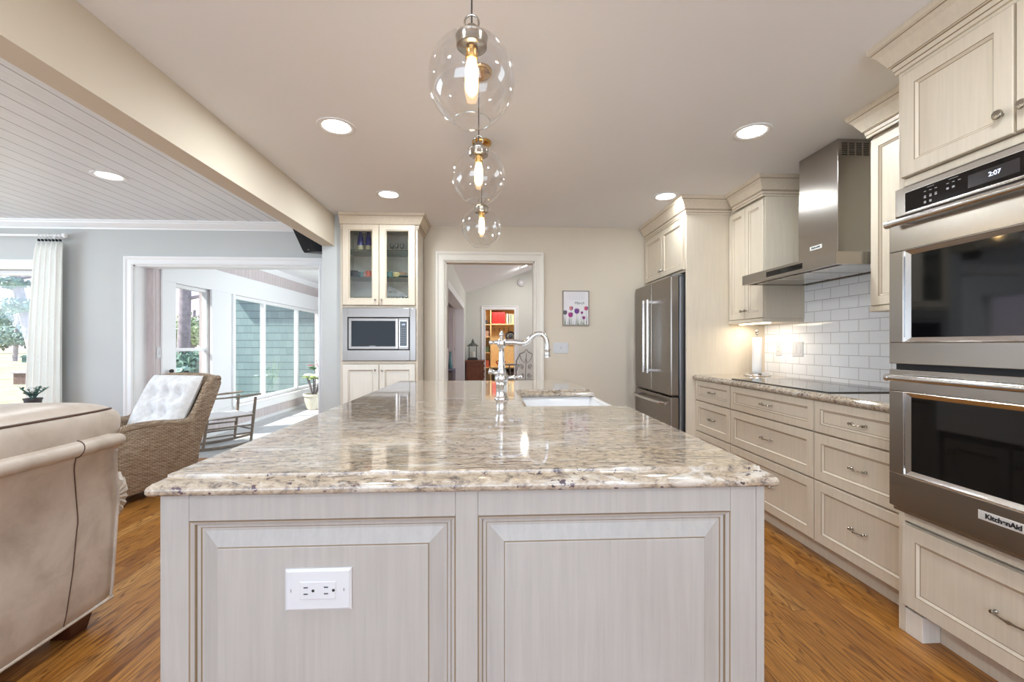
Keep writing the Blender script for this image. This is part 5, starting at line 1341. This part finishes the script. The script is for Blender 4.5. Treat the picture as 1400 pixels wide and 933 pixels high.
# potted plants
def potted(x, y, z, R, h, pot, label, rnd, parts):
    t = thing('potted_plant', (x, y, z), label, 'potted plant')
    MB().lathe([(0,0),(R*.62,0),(R*.70,.01),(R*.92,h*.55),(R*.97,h*.86),(R*1.06,h*.87),(R*1.06,h),(R*.96,h),(R*.92,h*.9),(0,h*.9)], (x,y,z), (0,0,1), 28).build('pot', pot, t, smooth=True, autosm=35)
    MB().lathe([(0,0),(R*.91,0)], (x,y,z+h*.905), (0,0,1), 24).build('soil', 'soil', t)
    parts(t); return t
rnd = random.Random(5)
def leaf(b, p, d, L, w, up=V(0,0,1), mi=0):
    d = Vector(d).normalized(); s_ = d.cross(up)
    if s_.length < .05: s_ = V(1,0,0)
    s_.normalize(); p = Vector(p); n_ = s_.cross(d)
    b.add([p, p+d*L*.35+s_*w+n_*.003, p+d*L*.75+s_*w*.7-n_*.002, p+d*L-n_*w*.4, p+d*L*.75-s_*w*.7-n_*.002, p+d*L*.35-s_*w+n_*.003, p+d*L*.5+n_*w*.3], [(0,1,6),(1,2,6),(2,3,6),(3,4,6),(4,5,6),(5,0,6)], mi)
def plumeria(t):
    x, y, z = -3.18, 8.12, .27; b = MB(); lf = MB(); fl = MB()
    for i in range(6):
        a = i*1.05; r = .10+.03*rnd.random(); p1 = V(x+.03*cos(a), y+.03*sin(a), z-.03); p2 = V(x+r*cos(a), y+r*sin(a), z+.25+.05*rnd.random())
        b.tube([p1, (p1+p2)/2+V(0,0,.02), p2], [.016,.013,.010], 8)
        for q in range(9):
            aa = rnd.uniform(0, 2*pi); leaf(lf, p2, (cos(aa), sin(aa), rnd.uniform(-.2,.5)), .13, .025)
        for q in range(4):
            aa = rnd.uniform(0, 2*pi); fl.lathe([(0,0),(.026,.012),(.030,.016)], p2+V(.06*cos(aa), .06*sin(aa), .05), (cos(aa)*.5, sin(aa)*.5, 1), 6)
    b.build('stems', 'stem_grey', t, smooth=True); lf.build('leaves', 'leaf_pale', t, fixn=False); fl.build('white_blooms', 'flower_white', t, fixn=False)
    s = MB(); s.tube([(x+.0, y, z), (x+.02, y, z+.35), (x-.01, y, z+.52)], [.006,.005,.004], 6); s.tube([(x+.12,y,z+.2),(x+.08,y,z+.45),(x+.03,y,z+.62)], [.004,.004,.003], 6); s.build('tall_stems', 'steel_dark', t)
    g = MB(); rr = MB()
    for q in range(16):
        aa = rnd.uniform(0, 2*pi); leaf(g, (x-.01+.04*cos(aa), y+.03*sin(aa), z+.38+.1*rnd.random()), (cos(aa), sin(aa), .5), .09, .022)
    for q in range(12):
        aa = rnd.uniform(0, 2*pi); leaf(rr, (x-.01+.03*cos(aa), y+.02*sin(aa), z+.50+.03*rnd.random()), (cos(aa), sin(aa), .15), .10, .020)
    g.build('green_leaves', 'leaf_green', t, fixn=False); rr.build('red_leaves', 'flower_red', t, fixn=False)
potted(-3.18, 8.12, 0, .175, .28, 'pot_cream', 'cream pot with pale leaves and a red-topped plant on the sunroom floor', rnd, plumeria)
def grassy(t):
    b = MB(); x, y, z = -2.99, 8.75, .26
    for i in range(22):
        a = rnd.uniform(0, 2*pi); r = rnd.uniform(.05, .22); leaf(b, (x, y, z-.02), (cos(a)*r, sin(a)*r, .5), .5+.2*rnd.random(), .012)
    b.build('leaves', 'leaf_pale', t, fixn=False)
potted(-2.99, 8.75, 0, .13, .26, 'pot_dark', 'dark pot with pale strap leaves behind the cream pot', rnd, grassy)
st = thing('side_table', (-4.05, 4.1, 0), 'small round side table mostly hidden behind the sofa', 'side table')
MB().lathe([(0,.57),(.21,.57),(.215,.58),(.21,.595),(0,.595)], (-4.05, 4.1, 0), (0,0,1), 32).build('top', 'chest_wood', st, smooth=True, autosm=35)
MB().lathe([(.15,0),(.14,.02),(.03,.05),(.022,.3),(.03,.56),(.1,.572)], (-4.05, 4.1, 0), (0,0,1), 20).build('pedestal', 'chest_wood', st, smooth=True)
def small(t):
    b = MB(); s = MB(); x, y, z = -4.05, 4.1, .70
    for i in range(12):
        a = 2*pi*i/12+rnd.random(); p = V(x+.10*cos(a), y+.06*sin(a), z+.04+.07*rnd.random()); s.tube([(x, y, z-.03), (x+.04*cos(a), y+.02*sin(a), z+.03), p], .003, 5)
        for q in range(8):
            aa = rnd.uniform(0, 2*pi); leaf(b, V(x,y,z)*(1-(q+2)/9)+p*((q+2)/9), (cos(aa), sin(aa), .6), .035, .010)
    b.build('leaves', 'leaf_blue', t, fixn=False); s.build('stems', 'leaf_blue', t)
potted(-4.05, 4.1, .5955, .06, .10, 'pot_dark', 'small dark green plant peeking over the sofa cushion', rnd, small)
# ================================================================ HALL BEYOND THE DOORWAY
HX = -.60; HY = 11.0
HZ = lambda x: 2.44+(x-HX)*.37        # sloping ceiling
dxa, dxb, dzt = -.115, .605, 2.04
def vwall(name, poly, y0, y1, mat):     # wall in the XZ plane
    b = MB(); b.extrude([(x, y0, z) for x, z in poly], (0, y1-y0, 0)); return struct(b.build(name, mat))
vwall('wall_hall_far_left', [(HX-.1, 0), (dxa, 0), (dxa, HZ(dxa)), (HX-.1, HZ(HX-.1))], HY, HY+.12, 'hall_paint')
vwall('wall_hall_far_right', [(dxb, 0), (4.5, 0), (4.5, HZ(4.5)), (dxb, HZ(dxb))], HY, HY+.12, 'hall_paint')
vwall('wall_hall_far_top', [(dxa, dzt), (dxb, dzt), (dxb, HZ(dxb)), (dxa, HZ(dxa))], HY, HY+.12, 'hall_paint')
struct(MB().extrude([(HX-.1, YB+.12, HZ(HX-.1)), (4.5, YB+.12, HZ(4.5)), (4.5, YB+.12, HZ(4.5)+.1), (HX-.1, YB+.12, HZ(HX-.1)+.1)], (0, HY-YB, 0)).build('ceiling_hall', 'ceiling_white'))
# left wall with a cased opening
ha, hb, hz_ = 6.25, 9.95, 1.985
wall('wall_hall_left', [(HX-.19, HX, YB+.12, ha, 0, 2.47), (HX-.19, HX, hb, HY, 0, 2.47), (HX-.19, HX, ha, hb, hz_, 2.47)], 'hall_paint')
wall('wall_hall_right', [(4.5, 4.6, YB, 13.4, 0, 1.0), (4.5, 4.6, YB, 13.4, 2.3, 5.6)], 'hall_paint')
wall('wall_hall_near', [(-.6, .0, YB+.12, YB+.121, 2.43, 2.9), (.0, 4.5, YB+.12, YB+.121, 2.43, 5.5)], 'hall_paint')
casing('trim_13', dxa, dxb, dzt, HY, .10)
wall('trim_14', [(HX-.195, HX+.012, hb-.012, hb+.10, 0, hz_+.1), (HX-.195, HX+.012, ha, hb, hz_-.012, hz_+.10), (HX-.195, HX+.004, ha-.09, ha+.012, 0, hz_+.1)], 'trim_white')
wall('baseboard_hall', [(HX, dxa-.1, HY-.015, HY, 0, .13), (dxb+.1, 4.5, HY-.015, HY, 0, .13)], 'trim_white')
wall('wall_side_hall', [(-1.19, -1.07, YB+.15, 11.7, 0, 2.5), (-1.07, HX-.12, 11.6, 11.7, 0, 2.5)], 'hall_paint')
# the side hall: cream door, sconce, small dark table
wall('floor_side_hall', [(-1.07, -.62, YB+.2, 11.7, -.12, 0)], 'oak_floor')
wall('ceiling_side_hall', [(-1.07, HX-.19, YB+.15, 11.7, 2.47, 2.55)], 'ceiling_white')
dr = bpy.data.objects.new('door_1', None); COL.objects.link(dr); dr.location = (-1.0, 11.58, 0); dr['kind'] = 'structure'
b = MB(); b.box(-1.036, -.725, 11.54, 11.58, 0, 2.03); b.build('door_leaf', 'door_cream', dr, bevel=.003)
MB().lathe([(.012,0),(.012,.03),(.03,.04),(.03,.06),(0,.065)], (-.94, 11.54, 1.05), (0,-1,0), 16).build('door_knob', 'nickel', dr, smooth=True)
sc = thing('wall_sconce', (-.92, 10.05, 1.62), 'small glowing globe sconce in the hall seen through the doorway', 'wall sconce')
MB().lathe([(0,-.055),(.035,-.045),(.055,0),(.035,.045),(0,.055)], (-.880, 9.82, 1.86), (0,0,1), 20).build('glass_shade', 'sconce_glow', sc, smooth=True)
MB().tube([(-.880, 9.82, 1.91), (-.95, 9.82, 1.94), (-1.07, 9.82, 1.90)], .010, 8).build('arm', 'nickel', sc, smooth=True)
sc.location = (-1.07, 9.82, 1.90)
for ch in sc.children:
    for v in ch.data.vertices: v.co += Vector((-.92, 10.05, 1.62))-sc.location
d = bpy.data.lights.new('sconce_lamp', 'POINT'); o = bpy.data.objects.new('sconce_lamp', d); COL.objects.link(o); d.energy = 22; d.color = (1, .88, .68); d.shadow_soft_size = .06
o.parent = sc; o.location = Vector((-.88, 9.82, 1.74))-sc.location
pn = thing('hall_picture', (HX+.01, 5.75, 1.35), 'dark framed picture edge on the hall wall inside the doorway', 'picture')
MB().box(HX+.001, HX+.03, 5.55, 6.10, 1.12, 1.70).build('frame', 'picture_dark', pn, bevel=.003)
ht = thing('hall_table', (-.92, 9.2, 0), 'small dark table in the side opening with blue objects on it', 'table')
MB().box(-1.04, -.74, 9.0, 9.5, .62, .66).build('top', 'basket_grey', ht, bevel=.004)
for (x, y) in ((-1.02,9.03),(-.76,9.03),(-1.02,9.47),(-.76,9.47)): MB().box(x-.015, x+.015, y-.015, y+.015, 0, .62).build('leg', 'basket_grey', ht)
MB().box(-1.02, -.76, 9.02, 9.48, .10, .60).build('drawer_front', 'picture_dark', ht)
o = MB().lathe([(0,0),(.05,0),(.075,.06),(.06,.13),(.03,.17),(.035,.19),(0,.19)], (-.95, 9.15, .661), (0,0,1), 20).build('jar', 'blue_dark', smooth=True); tag(o, 'dark blue round jar on the hall table', 'jar')
o = MB().lathe([(0,0),(.04,0),(.05,.05),(.03,.2),(.02,.33),(.03,.36),(0,.35)], (-.83, 9.25, .661), (0,0,1), 20).build('vase', 'mug_teal', smooth=True); tag(o, 'taller grey-blue vase beside the dark jar on the hall table', 'vase')

# brown chest with lantern
ch = thing('wooden_chest', (-.35, 10.72, 0), 'reddish brown wooden chest against the far hall wall', 'chest')
MB().box(-.57, -.15, 10.50, 10.95, .06, .75).build('body', 'chest_wood', ch, bevel=.004)
MB().box(-.60, -.125, 10.47, 10.96, .75, .79).build('top', 'chest_wood', ch, bevel=.006)
MB().rings((-.54, 10.499, .10), (1,0,0), (0,0,1), .36, .60, [(0,0,0),(0,.012,0),(.05,.012,0),(.055,.006,0)], 0).build('door', 'chest_wood', ch)
MB().box(-.58, -.14, 10.49, 10.95, 0, .06).build('plinth', 'chest_wood', ch)
b = MB()
for q in range(5): b.lathe([(.018,0),(.022,.02),(.018,.04)], (-.145, 10.49, .12+.13*q), (0,0,1), 10)
b.build('carved_edge', 'chest_wood', ch, smooth=True)
o = MB().box(-.54, -.30, 10.62, 10.84, .791, .835).build('book', 'book_dark', bevel=.002); tag(o, 'flat grey book under the lantern on the brown chest', 'book')
ln = thing('lantern', (-.42, 10.73, .836), 'grey metal candle lantern standing on the brown chest', 'lantern')
lx, ly, lz = -.42, 10.73, .836
b = MB(); b.box(lx-.10, lx+.10, ly-.10, ly+.10, lz, lz+.02)
for sx in (-1,1):
    for sy in (-1,1): b.box(lx+sx*.09-.007, lx+sx*.09+.007, ly+sy*.09-.007, ly+sy*.09+.007, lz+.02, lz+.30)
b.build('frame', 'lantern_metal', ln)
MB().lathe([(.145,.29),(.13,.31),(.06,.36),(.035,.375),(.03,.40),(.04,.41),(.02,.43),(.012,.46),(0,.475)], (lx,ly,lz), (0,0,1), 4).build('roof', 'lantern_metal', ln)
MB().lathe([(0,.02),(.055,.02),(.055,.16),(0,.16)], (lx,ly,lz), (0,0,1), 20).build('candle', 'candle', ln, smooth=True, autosm=35)
MB().box(lx-.085, lx+.085, ly-.087, ly-.085, lz+.02, lz+.29).build('glass_pane', 'window_glass', ln)
# hall ceiling fixtures
t = thing('ceiling_light', (.78, 9.93, HZ(.78)), 'recessed light in the sloping hall ceiling beyond the doorway', 'ceiling light')
nrm = V(.37, 0, -1).normalized(); c0 = V(.78, 9.93, HZ(.78)-.002)
MB().lathe([(.10,0),(.10,.006),(.075,.006),(.07,0)], c0, nrm, 28).build('trim_ring', 'trim_white', t, smooth=True)
MB().lathe([(0,.003),(.07,.003)], c0, nrm, 28).build('lens', 'lamp_white', t)
a = area('lamp_beam', (0,0,-.03), (0,0,-1), .14, .14, 12, (1,.95,.88), 'DISK'); a.parent = t
t = thing('smoke_detector', (.78, HY, 2.72), 'round white detector high on the far hall wall', 'smoke detector')
MB().lathe([(.10,0),(.10,.02),(.09,.045),(.05,.055),(0,.055)], (.78, HY, 2.72), (0,-1,0), 28).build('housing', 'white_plastic', t, smooth=True)
MB().lathe([(.03,.056),(.028,.06),(0,.06)], (.78, HY, 2.72), (0,-1,0), 16).build('cover_vent', 'trim_white', t, smooth=True)

# mudroom behind the far door
wall('wall_mudroom', [(-1.0, 1.8, 13.0, 13.1, 0, 2.45), (-1.1, -1.0, HY+.12, 13.1, 0, 2.45), (1.6, 1.7, HY+.12, 13.1, 0, 2.45)], 'hall_paint')
wall('ceiling_mudroom', [(-1.1, 1.8, HY+.12, 13.1, 2.45, 2.5)], 'ceiling_white')
mu = thing('mudroom_shelving', (.3, 12.98, 0), 'light wood built-in shelving with hooks and bench through the far door', 'shelving')
sy0, sy1 = 12.62, 12.99; sxa, sxb, sxc = -.42, .02, 1.15
b = MB()
for x in (sxa, sxb, sxc): b.box(x-.015, x+.015, sy0, sy1, 0, 2.2)
b.box(sxa, sxc, sy0, sy1, 2.17, 2.2); b.build('uprights', 'shelf_wood', mu)
MB().box(sxa, sxc, 12.975, 12.99, .5, 2.17).build('back_board', 'shelf_wood', mu)
MB().box(sxb, sxc, sy0, sy1, 1.735, 1.765).build('shelf', 'shelf_wood', mu)
for z in (1.735, 1.38, .93, .5): MB().box(sxa, sxb, sy0, sy1, z-.012, z+.012).build('shelf', 'shelf_wood', mu)
MB().box(sxb, sxc, sy0-.06, sy1, .49, .53).build('bench', 'shelf_wood', mu, bevel=.004)
for x in (.13, .27, .41, .55): MB().tube([(x, 12.975, 1.66), (x, 12.90, 1.64), (x, 12.90, 1.56)], .008, 8).build('hook', 'steel_dark', mu, smooth=True)
a = area('shelf_lamp', (.35, 12.0, 2.40), (0,.35,-1), .5, .3, 20, (1,.93,.82))
area('side_hall_fill', (-.92, 8.4, 2.44), (0, 0, -1), .15, 1.5, 14, (1, .97, .92))  # added area light to brighten the side hall, without any fixture
def ordn(i): return ['first','second','third','fourth','fifth','sixth','seventh','eighth','ninth','tenth'][i]
for i in range(7):
    x = .085+i*.054; t = thing('binder', (x, 12.75, 1.765), f'{ordn(i)} red binder from the left on the mudroom top shelf', 'binder', 'red binders on the mudroom top shelf')
    MB().box(x-.025, x+.025, 12.66, 12.92, 1.766, 2.10).build('cover', 'binder_red', t, bevel=.003); MB().box(x-.012, x+.012, 12.657, 12.661, 1.88, 2.02).build('spine_label', 'red_cloth', t)
hs = [(.026,.30,'book_cream'),(.02,.28,'book_cream'),(.03,.26,'book_dark'),(.022,.29,'book_cream'),(.028,.27,'book_green'),(.02,.3,'book_cream'),(.03,.25,'shelf_wood'),(.024,.29,'book_cream')]
x = .475
cn = {'book_cream':'cream','book_dark':'dark','book_green':'green','shelf_wood':'tan'}
for i, (w_, h_, m_) in enumerate(hs):
    o = MB().box(x, x+w_, 12.68, 12.90, 1.766, 1.766+h_).build('book', m_, bevel=.002); tag(o, f'{cn[m_]} book, {ordn(i)} to the right of the red binders', 'book', 'books right of the red binders'); x += w_+.004
for j, (z, items) in enumerate(((1.748, ((.10,.16,'book_cream'),(.09,.13,'hat_dark'))), (1.393, ((.14,.2,'book_cream'),(.10,.17,'mug_tan'))), (.943, ((.12,.22,'book_cream'),(.12,.16,'book_green'))), (.513, ((.15,.12,'candle'),(.10,.2,'mug_coral'))))):
    x = -.30
    for q, (w_, h_, m_) in enumerate(items):
        o = MB().box(x, x+w_, 12.70, 12.9, z, z+h_).build('storage_box', m_, bevel=.006); tag(o, f"{['left','right'][q]} small box on the {['top','second','third','lowest'][j]} shelf of the mudroom's narrow column", 'box'); x += w_+.03
ha_ = thing('sun_hat', (.60, 12.84, 1.50), 'dark patterned hat hanging from the right mudroom hook', 'hat')
MB().lathe([(.155,.0),(.15,.012),(.085,.02),(.075,.08),(.04,.10),(0,.102)], (.60, 12.88, 1.40), (0,-1,.1), 28).build('brim_and_crown', 'hat_dark', ha_, smooth=True)
MB().lathe([(.088,.022),(.088,.04),(.079,.06)], (.60, 12.88, 1.40), (0,-1,.1), 28).build('band', 'candle', ha_, smooth=True)
bw = thing('gift_bow', (.31, 12.74, .62), 'red ribbon bow on the mudroom bench', 'bow')
b = MB()
for sg in (-1, 1): b.tube([(.31, 12.74, .62), (.31+sg*.07, 12.72, .70), (.31+sg*.13, 12.74, .66), (.31+sg*.10, 12.76, .60), (.31, 12.74, .62)], .022, 8, flat=.6)
b.build('loops', 'red_cloth', bw, smooth=True)
b = MB()
for sg in (-1, 1): b.tube([(.31, 12.74, .62), (.31+sg*.06, 12.72, .56), (.31+sg*.10, 12.70, .545)], .014, 8, flat=.5)
b.build('tails', 'red_cloth', bw, smooth=True)
MB().lathe([(0,-.025),(.025,-.01),(.025,.01),(0,.025)], (.31, 12.72, .62), (0,-1,0), 12).build('knot', 'red_cloth', bw, smooth=True)
for i, x in enumerate((.18, .62)):
    t = thing('storage_basket', (x+.17, 12.78, 0), f"{['left','right'][i]} grey-purple basket under the mudroom bench", 'basket')
    MB().box(x, x+.36, 12.64, 12.95, 0.0, .40).build('body', 'basket_grey', t, bevel=.02); MB().box(x-.005, x+.365, 12.63, 12.955, .37, .42).build('rim', 'hat_dark', t, bevel=.01)
# scroll-back chair in the hall
def scroll_chair(x, y, rot, mat, label):
    t = thing('scroll_back_chair', (x, y, 0), label, 'chair', rot=rot)
    MB().box(-.20, .20, -.20, .20, .43, .47).build('seat', mat, t, local=True, bevel=.015, seg=3)
    for sx in (-1,1):
        MB().tube([(sx*.18,-.18,.0),(sx*.17,-.17,.43)], [.012,.018], 8).build('leg', mat, t, local=True, smooth=True)
        MB().tube([(sx*.18,.22,.0),(sx*.17,.18,.43)], [.012,.018], 8).build('leg', mat, t, local=True, smooth=True)
        MB().tube([(sx*.17,.18,.45),(sx*.20,.20,.65),(sx*.19,.23,.85),(sx*.13,.25,.98),(sx*.04,.26,1.02),(0,.26,1.08)], [.016,.015,.014,.013,.012,.006], 8).build('back_post', mat, t, local=True, smooth=True)
        b = MB(); pts = [(sx*(.08+.05*math.exp(-q*.12)*cos(q*.7)), .22+.0*q, .72+.07*math.exp(-q*.10)*sin(q*.7)) for q in range(16)]
        b.tube(pts, .008, 6); pts = [(sx*(.07+.055*math.exp(-q*.12)*cos(q*.7)), .21, .56+.06*math.exp(-q*.10)*sin(-q*.7)) for q in range(16)]; b.tube(pts, .008, 6)
        b.tube([(sx*.13, .24, .97), (sx*.10, .235, .88), (sx*.03, .235, .80), (0, .235, .90)], .008, 6); b.build('scrollwork', mat, t, local=True, smooth=True)
    MB().tube([(0,.19,.47),(0,.23,.75),(0,.26,1.0)], .008, 6).build('centre_rod', mat, t, local=True, smooth=True)
    return t
scroll_chair(.67, 8.9, radians(190), 'chair_white', 'white scroll-back chair at the right edge of the doorway')
t = thing('plant_stand', (.50, 9.9, 0), 'grey metal stand left of the scroll-back chair', 'stand')
MB().lathe([(0,.70),(.16,.70),(.165,.715),(.16,.73),(0,.73)], (.50, 9.9, 0), (0,0,1), 24).build('top', 'chair_grey', t, smooth=True, autosm=35)
for a in (0, 2.1, 4.2): MB().tube([(.50+.14*cos(a), 9.9+.14*sin(a), .70), (.50+.05*cos(a), 9.9+.05*sin(a), .4), (.50+.17*cos(a), 9.9+.17*sin(a), 0)], .009, 6).build('leg', 'chair_grey', t, smooth=True)

for cv in [c for c in bpy.data.curves]: bpy.data.curves.remove(cv)
